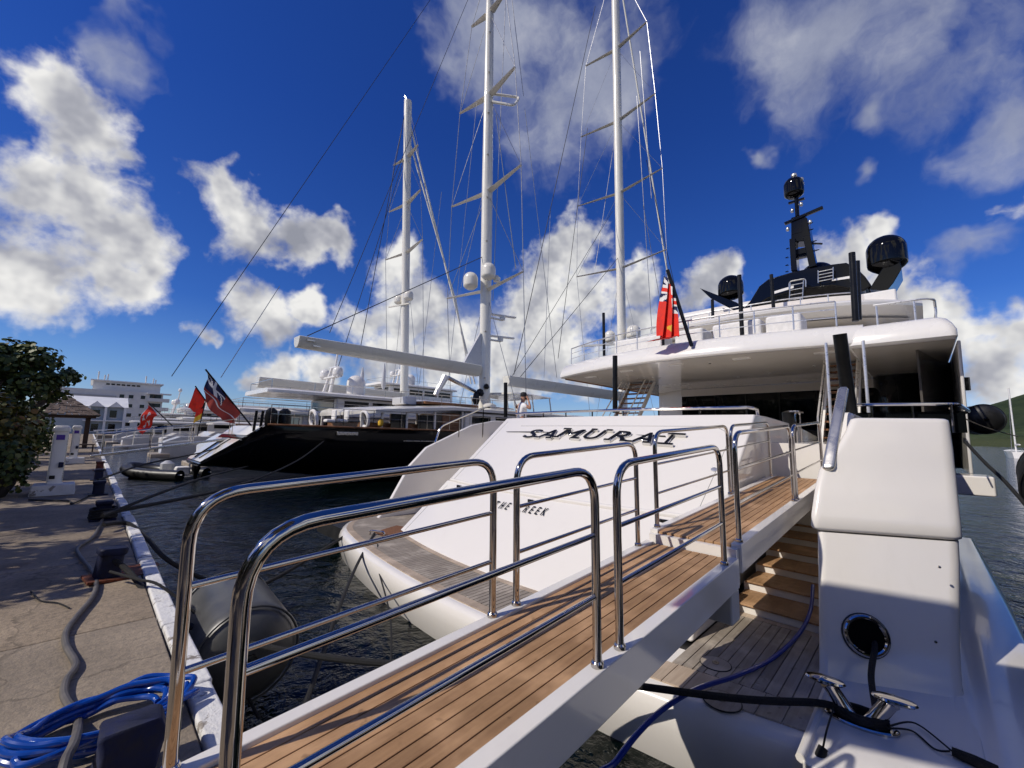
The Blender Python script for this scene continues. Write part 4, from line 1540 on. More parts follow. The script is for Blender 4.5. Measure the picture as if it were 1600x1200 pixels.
def ens(u, v):
    # hangs in folds from the staff; u along the hoist (0 top), v along the fly
    top = sx1.lerp(sx0, .04 + .25 * u)
    a_ = u
    drop = v * 1.72
    fold = .10 * math.sin(u * 16 + v * 3) * (0.4 + v)
    p_ = V(top.x - .02 + fold * .6, top.y + .05 + .10 * v + .30 * (.5 - u) * (.4 + v) + fold, top.z - drop * (1.0 - .06 * u))
    lim = SZ + .56
    if p_.z < lim and v > .8:
        p_ = V(p_.x - (v - .8) * .5 - .06, p_.y + (v - .8) * 1.7, lim - (v - .8) * .25 + .02)
    return p_


def union(u, v):
    # crosses on the upper fold of the cloth
    return v < .42


regs = [
    (MT['yellow'], lambda u, v: (u - .62) ** 2 / .03 + (v - .78) ** 2 / .004 < 1),
    (MT['red'], lambda u, v: v < .42 and (abs(u - .5) < .10 or abs(v - .21) < .035)),
    (MT['flagwhite'], lambda u, v: v < .42 and (abs(u - .5) < .20 or abs(v - .21) < .07 or abs((u - .5) - (v - .21) * 2.4) < .09 or abs((u - .5) + (v - .21) * 2.4) < .09)),
    (MT['flagblue'], union),
    (MT['red'], lambda u, v: True)]
flag('ensign', V(sx0.x, sx0.y, SZ), 'red ensign with a union canton hanging limp from a raked staff on the upper deck', [sx0, sx1], ens, 40, 60, regs, staff_r=.05)

# ------------------------------------------------------------------ black sailing ketch next along the quay
KC = 24.5
ketch = thing('sailing_yacht', V(6, KC, -1), 'black hulled two-masted sailing yacht with cream deckhouse and long pale boom', 'yacht')
def k_part(mb, name, mat, parent=None, **k):
    return mb.build(name, mat, parent or ketch, **k)


def lerpt(x, tab):
    for (a, va), (b_, vb) in zip(tab, tab[1:]):
        if x <= b_:
            t = max(0, (x - a) / (b_ - a))
            return va + (vb - va) * t
    return tab[-1][1]


K_HB = [(3.55, 1.7), (4.4, 2.35), (5.75, 2.95), (9, 3.75), (14, 4.35), (22, 4.6), (36, 4.4), (46, 3.2), (54, 1.4), (58, .1)]
K_TOP = [(3.55, .02), (5.75, 1.80), (9, 1.76), (20, 1.68), (34, 1.85), (46, 2.4), (58, 3.3)]
K_BOT = [(3.55, -.12), (5.75, -.45), (9, -.85), (13, -1.35), (20, -1.9), (50, -1.8), (58, -.5)]
rings = []
for X in (3.55, 4.0, 4.6, 5.2, 5.75, 6.6, 8, 10, 13, 17, 22, 28, 36, 42, 46, 50, 54, 56.5, 58):
    h_, t_, b_ = lerpt(X, K_HB), lerpt(X, K_TOP), lerpt(X, K_BOT)
    ring = []
    for a, f_ in ((1, 1.0), (1.01, .72), (.95, .40), (.78, .15), (.4, .02), (-.4, .02), (-.78, .15), (-.95, .40), (-1.01, .72), (-1, 1.0)):
        ring.append(V(X, KC - h_ * a, b_ + (t_ - b_) * f_))
    rings.append(ring)
k_part(MB().loft(rings), 'hull', MT['black_paint'], ang=50)
# bright sloping transom with dark bands
def trp(s_, w):
    X = 3.62 + 2.10 * s_
    return V(X - .02, KC - (lerpt(X, K_HB) - .12) * w, lerpt(X, K_TOP) + .03)


for a, b_, w0, w1, mat_ in ((.0, .60, -1, .98, MT['white']), (.62, .70, -1, 1, MT['black_paint']), (.71, .97, -1, .98, MT['white'])):
    k_part(MB().grid(lambda u, v: trp(a + (b_ - a) * u, w0 + (w1 - w0) * v), 6, 8), 'transom_panel', mat_, ang=180)
for w_ in (-.3, .35):
    k_part(MB().tube([trp(.05, w_) + V(0, 0, .02), trp(.58, w_) + V(0, 0, .02)], .03, 6), 'transom_seam', MT['navy'])
# deck, varnished cap rail, gold cove line
dk = MB()
dk.loft([[V(X, KC - lerpt(X, K_HB) * .98, lerpt(X, K_TOP) - .05), V(X, KC + lerpt(X, K_HB) * .98, lerpt(X, K_TOP) - .05), V(X, KC + lerpt(X, K_HB) * .98, lerpt(X, K_TOP) + .0), V(X, KC - lerpt(X, K_HB) * .98, lerpt(X, K_TOP) + .0)] for X in (5.8, 9, 14, 22, 36, 46, 54, 57.5)])
k_part(dk, 'deck', MT['teak_rim'])
for s_ in (-1, 1):
    k_part(MB().tube([V(X, KC + s_ * lerpt(X, K_HB), lerpt(X, K_TOP) + .02) for X in (5.78, 7, 9, 11, 14, 18, 22, 28, 36, 46, 54, 57.8)], .055, 8), 'cap_rail', MT['wood'])
    k_part(MB().tube([V(X, KC + s_ * (lerpt(X, K_HB) * 1.012), lerpt(X, K_TOP) - .62) for X in (12.2, 14, 18, 22, 28, 36, 46)], .03, 6), 'rubbing_strake', MT['alu'])
ho = V(9.2, KC - 3.82, 1.46)
k_part(MB().box(ho + V(-.55, -.04, -.09), ho + V(.55, .02, .09)), 'hawse_plate', MT['alu'], bevel=.03)
# guard rails with single stanchions
for s_ in (-1, 1):
    xs = [5.9 + 1.55 * k for k in range(26)]
    pts = [V(X, KC + s_ * (lerpt(X, K_HB) - .10), lerpt(X, K_TOP) + .95) for X in xs]
    for dz in (0, -.42):
        k_part(MB().tube([p_ + V(0, 0, dz) for p_ in pts], .016 if dz == 0 else .010, 6), 'guard_rail', MT['steel'])
    for p_ in pts:
        k_part(MB().tube([p_ - V(0, 0, .95), p_], .018, 6), 'stanchion', MT['steel'])
# deckhouse: cream roof on posts, glass and varnished door
rf = []
for k in range(17):
    t = k / 16
    X = 9.7 + 22 * t
    w = 3.0 * min(1, .45 + 1.1 * math.sqrt(min(1, t * 5)))
    z = 2.62 + .62 * min(1, t * 3.2) ** .8
    rf.append([V(X, KC - w, z - .16), V(X, KC + w, z - .16), V(X, KC + w, z + .02), V(X, KC + w * .8, z + .16), V(X, KC, z + .25), V(X, KC - w * .8, z + .16), V(X, KC - w, z + .02)])
k_part(MB().loft(rf), 'deckhouse_roof', MT['cream'], ang=40)
for X in (10.4, 11.6, 13.2, 15.2, 17.4):
    for s_ in (-1, 1):
        k_part(MB().box((X - .06, KC + s_ * 2.75 - .05, 1.7), (X + .06, KC + s_ * 2.75 + .05, 2.62 + .06 * (X - 10.4))), 'roof_post', MT['cream'])
k_part(MB().box((15.8, KC - 2.72, 1.7), (17.2, KC - 2.66, 2.85)), 'door', MT['wood'])
k_part(MB().box((17.6, KC - 2.8, 1.7), (33, KC + 2.8, 3.0)), 'deckhouse', MT['cream'], bevel=.1)
for X in (18.2, 20.4, 22.6, 24.8):
    k_part(MB().box((X, KC - 2.83, 2.15), (X + 1.7, KC - 2.79, 2.8)), 'window', MT['glass'], bevel=.02)
k_part(MB().box((10.6, KC - 2.4, 1.7), (15.2, KC + 2.4, 2.1)), 'cockpit_seat', MT['wood'], bevel=.03)
for X in (12.2, 14.0):
    k_part(MB().box((X, KC - 2.70, 1.8), (X + 1.1, KC - 2.68, 2.65)), 'window', MT['glass'])
# flybridge things on the roof
k_part(MB().box((15, KC - 1.9, 3.45), (19.5, KC + 1.9, 3.62)), 'bridge_coaming', MT['wood'], bevel=.03)
k_part(MB().lathe([(.5, 0), (.5, .3), (.35, .4), (.2, .45)], V(20.6, KC - 1.9, 3.4), n=18), 'hatch_dome', MT['cream'])
k_part(MB().box((14.2, KC - .9, 3.4), (15.0, KC + .9, 3.9)), 'steering_console', MT['greywhite'], bevel=.06)
for X in (13, 14.5, 16, 17.5, 19, 20.5, 22):
    k_part(MB().tube([V(X, KC - 2.3, 3.35), V(X, KC - 2.3, 4.05)], .018, 6), 'stanchion', MT['steel'])
k_part(MB().tube([V(13, KC - 2.3, 4.05), V(22, KC - 2.3, 4.05)], .018, 6), 'guard_rail', MT['steel'])
# bimini forward
k_part(MB().loft([[V(X, KC - 2.6, z - .06), V(X, KC + 2.6, z - .06), V(X, KC + 2.5, z + .03), V(X, KC, z + .14), V(X, KC - 2.5, z + .03)] for X, z in ((22.4, 4.75), (24, 4.82), (27, 4.7))]), 'bimini', MT['cream'], ang=50)
for X in (22.5, 24.6, 26.8):
    for s_ in (-1, 1):
        k_part(MB().tube([V(X + .3, KC + 2.5 * s_, 3.3), V(X, KC + 2.5 * s_, 4.72)], .05, 8), 'bimini_post', MT['alu'])


def wheel(c, r_, parent=ketch):
    ax = V(1, 0, .15).normalized()
    e1 = V(0, 1, 0)
    e2 = ax.cross(e1)
    w_ = MB().tube([c + (e1 * math.cos(a) + e2 * math.sin(a)) * r_ for a in [2 * math.pi * i / 28 for i in range(28)]], .09, 8, closed=True).build('steering_wheel', MT['flagwhite'], parent)
    for k in range(3):
        a = math.pi * k / 3
        d = e1 * math.cos(a) + e2 * math.sin(a)
        MB().tube([c - d * r_, c + d * r_], .025, 6).build('spoke', MT['alu'], w_)


wheel(at(490, 655, Y=21.6), .42)
wheel(at(570, 655, Y=21.5), .42)
for (px, py, w_) in ((424, 651, .26), (445, 652, .28)):
    p_ = at(px, py, Y=21.9)
    k_part(MB().lathe([(.2, -.55), (w_, -.45), (w_ * 1.05, 0), (w_ * .9, .3), (.1, .42)], p_, n=14), 'winch_cover', MT['black'])
for (px, py) in ((515, 655), (535, 655)):
    p_ = at(px, py, Y=22.2)
    ch_ = k_part(MB().box(p_ + V(-.25, -.25, -.18), p_ + V(.25, .25, .0)), 'helm_seat', MT['flagwhite'], bevel=.08)
    MB().box(p_ + V(.16, -.25, .0), p_ + V(.28, .25, .5)).build('seat_back', MT['flagwhite'], ch_, bevel=.08)
pl_ = at(595, 659, Y=21.6)
k_part(MB().lathe([(.02, -.3), (.14, -.2), (.16, 0), (.1, .15)], pl_, n=12), 'danbuoy', MT['yellow'])
for (px, py) in ((398, 655), (408, 655), (416, 656)):
    p_ = at(px, py, Y=22)
    k_part(MB().tube([p_ + V(0, 0, -.55), p_ + V(.05, 0, .4)], .06, 8), 'fishing_rod_holder', MT['black'])


# masts ------------------------------------------------------------
def wirep(pts, r_, parent, mat=None, name='stay'):
    return MB().tube(pts, r_, 5).build(name, mat or MT['wire'], parent)


def mast(parent, base, top, r_, sprs, L, yard_mat, name='mast', tip=.7):
    """sprs: heights as fraction along the mast"""
    base, top = Vector(base), Vector(top)
    n = 14
    mo = MB().tube([base.lerp(top, k / n) for k in range(n + 1)], [r_ * (1 - (1 - tip) * max(0, (k / n - .5) * 2)) for k in range(n + 1)], 16, sq=.78).build(name, yard_mat, parent, ang=60)
    ends = []
    for s_ in sprs:
        c = base.lerp(top, s_)
        ln = L * (1 - .35 * s_)
        for d in (1, -1):
            e = c + V(-.08 * ln, d * ln, ln * .04)
            sp_ = MB()
            sp_.loft([[c + V(x * .28, d * r_ * .6, z * .13) for x, z in ((-1, 0), (0, 1), (1, 0), (0, -1))], [e + V(x * .09, 0, z * .06) for x, z in ((-1, 0), (0, 1), (1, 0), (0, -1))]])
            sp_.build('spreader', yard_mat, mo, ang=60)
            ends.append((s_, d, e))
    return mo, ends


def shrouds(parent, base, top, ends, deckz, halfb, r_):
    for d in (1, -1):
        es = [e for s_, dd, e in ends if dd == d]
        chain = [V(base.x + .2, base.y + d * halfb, deckz)] + es + [Vector(top)]
        for a, b_ in zip(chain, chain[1:]):
            wirep([a, b_], r_, parent, name='shroud')
        ss = [s_ for s_, dd, e in ends if dd == d]
        prev = V(base.x + .2, base.y + d * (halfb - .35), deckz)
        for s_, e in zip(ss, es):
            m_ = Vector(base).lerp(Vector(top), s_)
            wirep([prev, m_], r_ * .8, parent, name='diagonal_stay')
            prev = e
        m_ = Vector(top)


m2b, m2t = at(757, 640, Y=KC), at(766.5, -60, Y=KC)
mo2, en2 = mast(ketch, V(m2b.x, KC, 1.7), m2t, .50, [], 4.6, MT['mast'])
# spreaders where the photograph shows them
def frac(px, py, base, top):
    p_ = at(px, py, Y=base.y)
    return (p_.z - base.z) / (top.z - base.z)


def spreaders(mo, parent, base, top, ys, px, L, mat):
    ends = []
    for y_, ln in ys:
        s_ = frac(px, y_, base, top)
        c = base.lerp(top, s_)
        for d in (1, -1):
            e = c + V(-.10 * ln, d * ln, .05 * ln)
            sp_ = MB()
            sp_.loft([[c + V(x * .30, d * .3, z * .16) for x, z in ((-1, 0), (0, 1), (1, 0), (0, -1))], [e + V(x * .12, 0, z * .08) for x, z in ((-1, 0), (0, 1), (1, 0), (0, -1))]])
            sp_.build('spreader', mat, mo, ang=60)
            ends.append((s_, d, e))
    return ends


B2 = V(m2b.x, KC, 1.7)
en2 = spreaders(mo2, ketch, B2, m2t, ((453, 4.6), (298, 4.3), (145, 3.5), (12, 2.2)), 757, 4.6, MT['mast'])
shrouds(ketch, B2, m2t, en2, 1.8, 4.4, .03)
# hoop-shaped spreader
c = B2.lerp(m2t, frac(760, 150, B2, m2t))
MB().tube(rounded([c + V(0, -.3, .2), c + V(1.9, -1.9, .1), c + V(1.2, -1.9, -1.1), c + V(.1, -.3, -.5)], .4, 6), .11, 8).build('hoop_spreader', MT['mast'], mo2)
# domes on the mizzen
def dome_at(px, py, Y, r_, h, parent, mat=None):
    return dome(at(px, py, Y=Y), r_, h, mat or MT['cream'], parent=parent)


dome_at(735, 449, KC + .4, .58, 1.25, mo2)
dome_at(763, 434, KC - 1.2, .56, 1.2, mo2)
MB().lathe([(.25, 0), (.3, .3), (.1, .5)], at(776, 440, Y=KC - 1.4), n=14).build('radar', MT['cream'], mo2)
for (px, py, w_) in ((785, 494, 1.2), (782, 527, 1.2)):
    p_ = at(px, py, Y=KC)
    ra = MB().bar(p_ + V(-w_, .4, 0), p_ + V(w_, -.4, .05), .3, .14).build('radar_scanner', MT['white2'], mo2, bevel=.04)
    MB().lathe([(.22, -.35), (.26, 0), (.12, .05)], p_, n=12).build('scanner_base', MT['white2'], ra)
    MB().tube([p_ + V(0, 0, -.35), V(m2b.x, KC, p_.z - .45)], .09, 8).build('bracket', MT['mast'], mo2)
m3b, m3t = at(973.5, 600, Y=KC), at(960.5, -60, Y=KC)
B3 = V(m3b.x, KC, 1.8)
mo3 = MB().tube([B3.lerp(m3t, k / 14) for k in range(15)], .62, 16, sq=.78).build('mast', MT['mast'], ketch, ang=60)
en3 = spreaders(mo3, ketch, B3, m3t, ((418, 6.0), (302, 5.8), (192, 5.2), (83, 4.4)), 968, 6, MT['mast'])
shrouds(ketch, B3, m3t, en3, 2.0, 4.5, .026)
MB().bar(at(908, 541, Y=KC + 2), at(990, 536, Y=KC - 2), .25, .2).build('dome_bar', MT['mast'], mo3)
dome_at(953, 534, KC + 1.0, .62, 1.35, mo3)
dome_at(990, 528, KC - 1.5, .80, 1.55, mo3)
# booms
def boom(parent, p, q, w0, h0, w1, h1, mat):
    p, q = Vector(p), Vector(q)
    d = (q - p).normalized()
    sd_ = d.cross(V(0, 0, 1)).normalized()
    u = sd_.cross(d)
    def sec(c, w, h):
        return [c + sd_ * x * w + u * z * h for x, z in ((-.5, .45), (-.42, .5), (.42, .5), (.5, .45), (.42, -.15), (.2, -.5), (-.2, -.5), (-.42, -.15))]
    return MB().loft([sec(p, w0, h0), sec(p.lerp(q, .4), (w0 + w1) / 2 * 1.1, (h0 + h1) / 2), sec(q, w1, h1)]).build('boom', mat, parent, ang=45, bevel=.03)


b_m = boom(ketch, at(463, 534, Y=KC), at(746, 580, Y=KC), .95, .62, 1.1, .85, MT['boom'])
for (px, py) in ((486, 532), (495, 541)):
    MB().box(at(px, py, Y=KC - .52) + V(-.2, -.03, -.05), at(px, py, Y=KC - .52) + V(.2, .03, .05)).build('sheave_plate', MT['alu'], b_m, bevel=.01)
boom(ketch, at(791, 595, Y=KC), V(m3b.x - .6, KC, 6.2), .95, .85, 1.1, 1.0, MT['boom'])
# furled mizzen sail corner at the mast foot
k_part(MB().loft([[at(722, 570, Y=KC) + V(0, s_, 0), at(750, 520, Y=KC) + V(0, s_, 0), at(752, 577, Y=KC) + V(0, s_, 0)] for s_ in (-.12, .12)]), 'sail_cover', MT['greywhite'], ang=30)
k_part(MB().tube([at(700, 590, Y=KC), at(742, 612, Y=KC)], .16, 8), 'boom_vang', MT['alu'])
k_part(MB().tube([at(680, 618, Y=KC - 1.5), at(696, 588, Y=KC - 1.5)], [.16, .28], 8), 'vent_funnel', MT['white2'])
for (px, py, w_, h_) in ((750, 612, .35, .35), (744, 620, .3, .6), (760, 603, .25, .25)):
    p_ = at(px, py, Y=KC - .5)
    k_part(MB().lathe([(w_ * .6, -h_), (w_, -h_ * .4), (w_ * .7, h_ * .4), (.05, h_ * .7)], p_, n=10), 'winch_cover', MT['black'])
# single stays and halyards, in the planes they lie in
for (x0, y0, x1, y1, Y, r_, mt_) in (
    (672, 0, 268, 588, KC, .018, 'wire_dark'), (437, 447, 345, 590, KC, .018, 'wire'), (735, -10, 515, 520, KC, .02, 'wire_dark'), (790, 0, 770, 470, KC, .03, 'wire'), (745, 160, 700, 600, KC + 1, .02, 'wire'),
    (800, 0, 818, 150, KC - 1, .03, 'wire'), (775, 180, 806, 420, KC - 2, .035, 'wire'), (930, 10, 803, 585, KC, .035, 'wire_dark'), (1010, 250, 1075, 540, KC - 2, .04, 'wire_dark'),
    (918, 200, 872, 560, KC, .03, 'wire_dark'), (972, -10, 1050, 470, KC, .12, 'mast'), (957, 330, 800, 588, KC + .5, .025, 'wire_dark'), (960, 220, 930, 420, KC + 2, .03, 'wire'),
    (820, 170, 870, 590, KC - 2, .022, 'wire'), (860, 330, 850, 590, KC, .022, 'wire'), (755, 300, 720, 450, KC + 2, .02, 'wire'), (995, 150, 1020, 540, KC - 4, .035, 'wire'), (1005, 320, 1040, 520, KC - 4, .03, 'wire'),
    (480, 525, 757, 400, KC, .03, 'wire_dark'), (812, 590, 968, 400, KC, .03, 'wire_dark'), (690, 300, 655, 600, KC + 4, .02, 'wire'), (1000, 80, 1018, 310, KC - 5, .04, 'wire')):
    wirep([at(x0, y0, Y=Y), at(x1, y1, Y=Y)], r_, ketch, MT[mt_])
for k in range(9):
    a = B2.lerp(m2t, .1 + .09 * k)
    MB().lathe([(.06, 0), (.1, .05), (.05, .12)], a + V(-.3, -.35, 0), n=8).build('mast_fitting', MT['alu'], mo2)
# stern passerelle to the quay
ps = at(370, 680, Y=KC - .5)
k_part(MB().bar(V(5.3, KC + .2, 1.15), V(.2, KC + .9, .30), .7, .10), 'passerelle', MT['alu'], bevel=.02)
pr = MB()
for s_ in (-.33, .33):
    pr.tube([V(5.0, KC + .2 + s_, 2.05), V(.5, KC + .85 + s_, 1.25)], .018, 6)
    for t in (.0, .33, .66, 1.0):
        b_ = V(5.0, KC + .2 + s_, 1.15).lerp(V(.5, KC + .85 + s_, .38), t)
        pr.tube([b_, b_ + V(0, 0, .88)], .016, 6)
k_part(pr, 'passerelle_rail', MT['steel'])


# ensigns of the neighbours
def stern_flag(name, label, base, top, cloth, regions, cat='flag', nu=26, nv=30, r_=.04):
    return flag(name, Vector(base), label, [base, top], cloth, nu, nv, regions, cat, 'flags on the sterns', r_, MT['black'])


kf0, kf1 = at(395, 668, Y=KC), at(321, 577, Y=KC)


def kcloth(u, v):
    # swags from the staff head back to its foot
    a = kf1.lerp(kf0, .04 + .68 * u)
    sag = v * (1.5 - .9 * u) + .25 * math.sin(u * 3.1) * v
    return a + V(.06 * math.sin(u * 12 + v * 8) - .25 * v * u, .08 * math.cos(u * 10), -sag * .92 - .04 * math.sin(v * 14) + .0)


stern_flag('ensign', 'big red and white ensign sagging from the raked staff of the black sailing yacht', kf0, kf1, kcloth,
           [(MT['flagblue'], lambda u, v: u < .55 and v < .5 and not (abs(u - .27) < .05 or abs(v - .25) < .05 or abs(u * .9 - v) < .035)), (MT['flagwhite'], lambda u, v: u < .55 and v < .5 or (.60 < v < .68)), (plain('dull_red_cloth', (.36, .05, .035), .85, .2, 5), lambda u, v: True)])


# ------------------------------------------------------------------ sloop behind the ketch
SLY = 43.0
sloop = thing('sailing_yacht', V(8, SLY, -1), 'single-masted white sailing yacht moored behind the black one, two white domes on its mast', 'yacht')
def sl_part(mb, name, mat, parent=None, **k):
    return mb.build(name, mat, parent or sloop, **k)


def simple_hull(X0, X1, Yc, hb_, zt, rake=1.4, bow=.0):
    rings = []
    L = X1 - X0
    for k in range(15):
        t = k / 14
        X = X0 + L * t
        h_ = hb_ * min(1, .72 + t * 1.2) * (1 - max(0, (t - .5) / .5) ** 2.2 * .98)
        top = zt + bow * t * t
        rings.append([V(X + rake * (0 if t > 0 else 1), Yc - h_, top), V(X, Yc - h_ * .97, zt * .3), V(X, Yc - h_ * .8, -1.5), V(X, Yc + h_ * .8, -1.5), V(X, Yc + h_ * .97, zt * .3), V(X + rake * (0 if t > 0 else 1), Yc + h_, top)])
    return MB().loft(rings)


sl_part(simple_hull(7.5, 52, SLY, 3.6, 1.5, 2.0, 1.2), 'hull', MT['white'], ang=45)
sl_part(MB().box((16, SLY - 2.6, 1.4), (34, SLY + 2.6, 2.7)), 'deckhouse', MT['white2'], bevel=.25)
for k in range(6):
    sl_part(MB().box((17 + 2.6 * k, SLY - 2.64, 1.9), (19 + 2.6 * k, SLY - 2.59, 2.4)), 'window', MT['glass'])
sb_, st_ = at(632, 640, Y=SLY), at(637.5, 158, Y=SLY)
B1 = V(sb_.x, SLY, 2.6)
mo1 = MB().tube([B1.lerp(st_, k / 12) for k in range(13)], .50, 16, sq=.8).build('mast', MT['mast'], sloop, ang=60)
en1 = spreaders(mo1, sloop, B1, st_, ((395, 4.2), (318, 3.6), (245, 2.8)), 634, 4, MT['mast'])
shrouds(sloop, B1, st_, en1, 1.6, 4.0, .03)
MB().tube([st_, st_ + V(-.2, .5, .9)], .06, 6).build('masthead_light', MT['alu'], mo1)
dome_at(623, 474, SLY + .8, .55, 1.05, mo1)
dome_at(638, 468, SLY - 1.4, .55, 1.1, mo1)
MB().bar(at(607, 480, Y=SLY + 1.5), at(640, 474, Y=SLY - 1), .18, .14).build('dome_bar', MT['mast'], mo1)
boom(sloop, at(402, 597, Y=SLY), at(628, 622, Y=SLY), 1.2, .95, 1.3, 1.2, MT['boom'])
for (x0, y0, x1, y1, r_, mt_) in ((641, 195, 742, 600, .13, 'mast'), (641, 225, 712, 470, .11, 'mast'), (712, 470, 736, 600, .11, 'mast'), (634, 170, 560, 560, .04, 'wire_dark'), (634, 240, 520, 600, .035, 'wire_dark')):
    wirep([at(x0, y0, Y=SLY), at(x1, y1, Y=SLY)], r_, sloop, MT[mt_])


# ------------------------------------------------------------------ motor yachts farther along
def motor_yacht(name, label, X0, Yc, L, hb_, decks, hullmat, supmat, mastx=None, group='motor yachts along the far quay', flagstaff=None, z0=1.2):
    """decks: list of (x start, x end, half width, z floor, height, overhang)"""
    root = thing(name, V(X0, Yc, -1), label, 'yacht', group)
    def P(mb, nm, mat, **k):
        return mb.build(nm, mat, root, **k)
    P(simple_hull(X0, X0 + L, Yc, hb_, z0, 1.2, 1.6), 'hull', hullmat, ang=45)
    P(MB().box((X0 - .7, Yc - hb_ * .8, -1.1), (X0 + .6, Yc + hb_ * .8, -.72)), 'swim_platform', MT['teak_old'], bevel=.05)
    for i, (xa, xb_, w, zf, h, ov) in enumerate(decks):
        P(MB().box((xa, Yc - w, zf), (xb_, Yc + w, zf + h)), 'deckhouse', supmat, bevel=.15)
        P(MB().box((xa - .03, Yc - w * .8, zf + h * .18), (xa + .02, Yc + w * .8, zf + h * .86)), 'saloon_door', MT['glass'])
        n_ = max(2, int((xb_ - xa) / 2.4))
        for k in range(n_):
            xk = xa + .6 + k * (xb_ - xa - .8) / n_
            for s_ in (-1, 1):
                P(MB().box((xk, Yc + s_ * w - .03, zf + h * .40), (xk + (xb_ - xa - .8) / n_ - .35, Yc + s_ * w + .03, zf + h * .80)), 'window', MT['glass'])
        rr_ = []
        for x_, ins in ((xa - ov, .35), (xa - ov + .4, .1), (xa - ov + 1.2, 0.0), (xb_ - 1, 0.0), (xb_ + .8, .5)):
            ww = w + .55 - ins
            zt = zf + h
            rr_.append([V(x_, Yc - ww, zt + .02), V(x_, Yc + ww, zt + .02), V(x_, Yc + ww, zt + .2), V(x_, Yc + ww * .93, zt + .32), V(x_, Yc - ww * .93, zt + .32), V(x_, Yc - ww, zt + .2)])
        P(MB().loft(rr_), 'deck_roof', supmat, ang=40)
        rl_ = MB()
        for s_ in (-1, 1):
            rl_.tube([V(xa - ov + .3, Yc + s_ * w, zf + h + .95), V(xb_, Yc + s_ * w, zf + h + .95)], .025, 6)
            for k in range(7):
                x_ = xa - ov + .3 + k * (xb_ - xa) / 6
                rl_.tube([V(x_, Yc + s_ * w, zf + h + .3), V(x_, Yc + s_ * w, zf + h + .95)], .018, 5)
        rl_.tube([V(xa - ov + .3, Yc - w, zf + h + .95), V(xa - ov + .3, Yc + w, zf + h + .95)], .025, 6)
        P(rl_, 'deck_rail', MT['steel'])
    if mastx:
        zt = decks[-1][3] + decks[-1][4] + .3
        for s_ in (-.5, .5):
            P(MB().tube([V(mastx, Yc + s_ * 1.4, zt), V(mastx + .5, Yc + s_ * .7, zt + 2.4)], .14, 8), 'mast_leg', MT['white2'])
        P(MB().bar(V(mastx + .3, Yc - 1.7, zt + 1.5), V(mastx + .3, Yc + 1.7, zt + 1.5), .4, .14), 'mast_yard', MT['white2'], bevel=.03)
        P(MB().bar(V(mastx + .3, Yc - 1.1, zt + 2.3), V(mastx + .6, Yc + 1.0, zt + 2.4), .25, .12), 'radar_scanner', MT['white2'], bevel=.03)
        P(MB().tube([V(mastx + .5, Yc, zt + 1.5), V(mastx + .7, Yc, zt + 3.6)], .08, 8), 'mast_pole', MT['white2'])
        for s_, hh_ in ((-1.3, .1), (1.3, .1)):
            dome(V(mastx + .3, Yc + s_, zt + 1.55), .4, .75, MT['white2'], parent=root)
        dome(V(mastx + .7, Yc, zt + 3.6), .25, .5, MT['white2'], parent=root)
        dome(V(mastx + 2.0, Yc - 1.0, zt + .1), .75, 1.7, MT['white2'], parent=root)
    return root


my1 = motor_yacht('motor_yacht', 'white three-decked motor yacht behind the black sailing yacht stern', 5.5, 34.2, 36, 3.9,
                  [(10.5, 34, 3.1, 1.2, 1.45, 4.0), (13.0, 30, 2.7, 2.95, 1.15, 4.8)], MT['white'], MT['white2'], 13.2)
my1['label'] = 'white motor yacht with radar mast and domes, right behind the black sailing yacht stern'
# tender boom and covered jet on its upper deck
for (px, py, h_) in ((565, 604, 1.6), (599, 603, 2.0)):
    p_ = at(px, py, Y=36)
    MB().lathe([(.07, -h_ * .2), (.22, 0), (.16, h_ * .7), (.04, h_ * 1.1)], p_, n=12).build('folded_parasol', MT['greywhite'], my1)
my2 = motor_yacht('motor_yacht', 'white motor yacht with tall enclosed wheelhouse, beside the single white mast', 8, 55, 44, 4.2,
                  [(14, 44, 3.4, 1.3, 2.1, 4.0), (22, 42, 3.0, 3.8, 2.0, 4.0), (29, 40, 2.4, 6.2, 1.9, 1.5)], MT['white'], MT['white2'], 31)
my3 = motor_yacht('motor_yacht', 'small grey and white motor yacht with sloping stern, left of the black sailing yacht', 4.6, 48.3, 20, 1.7,
                  [(10.0, 20, 1.4, .7, 1.2, 2.0)], MT['greywhite'], MT['white2'], None, z0=.75)
my4 = motor_yacht('motor_yacht', 'white sport yacht with low cabin under the blue house', 3.0, 70.6, 20, 2.7, [(7, 18, 2.2, .5, 1.5, 2.4)], MT['white'], MT['white2'], None, z0=.6)
my5 = motor_yacht('motor_yacht', 'dark hulled motor yacht with white roof under the white hotel', 4.0, 78, 24, 3.0, [(8, 22, 2.4, .8, 1.7, 2.5), (11, 20, 2.0, 2.7, 1.4, 2.0)], MT['navy'], MT['white2'], None, z0=.8)
my6 = motor_yacht('motor_yacht', 'white twin-decked motor yacht right of the hotel, masked by the flags', 6.0, 63.4, 26, 3.0, [(10, 26, 2.4, .9, 1.6, 2.5), (13, 23, 2.0, 2.8, 1.4, 2.0)], MT['white'], MT['white2'], None, z0=.9)

motor_yacht('motor_yacht', 'unseen navy hulled motor yacht added right of the white yacht to darken its shaded side', 3.4, -5.6, 15, 2.9, [(6.5, 16, 2.3, 1.4, 1.9, 2.0), (8, 14, 2.0, 3.6, 1.4, 1.5)], MT['navy'], MT['greywhite'], None, z0=1.4)  # unseen yacht, added to block sky light from the right

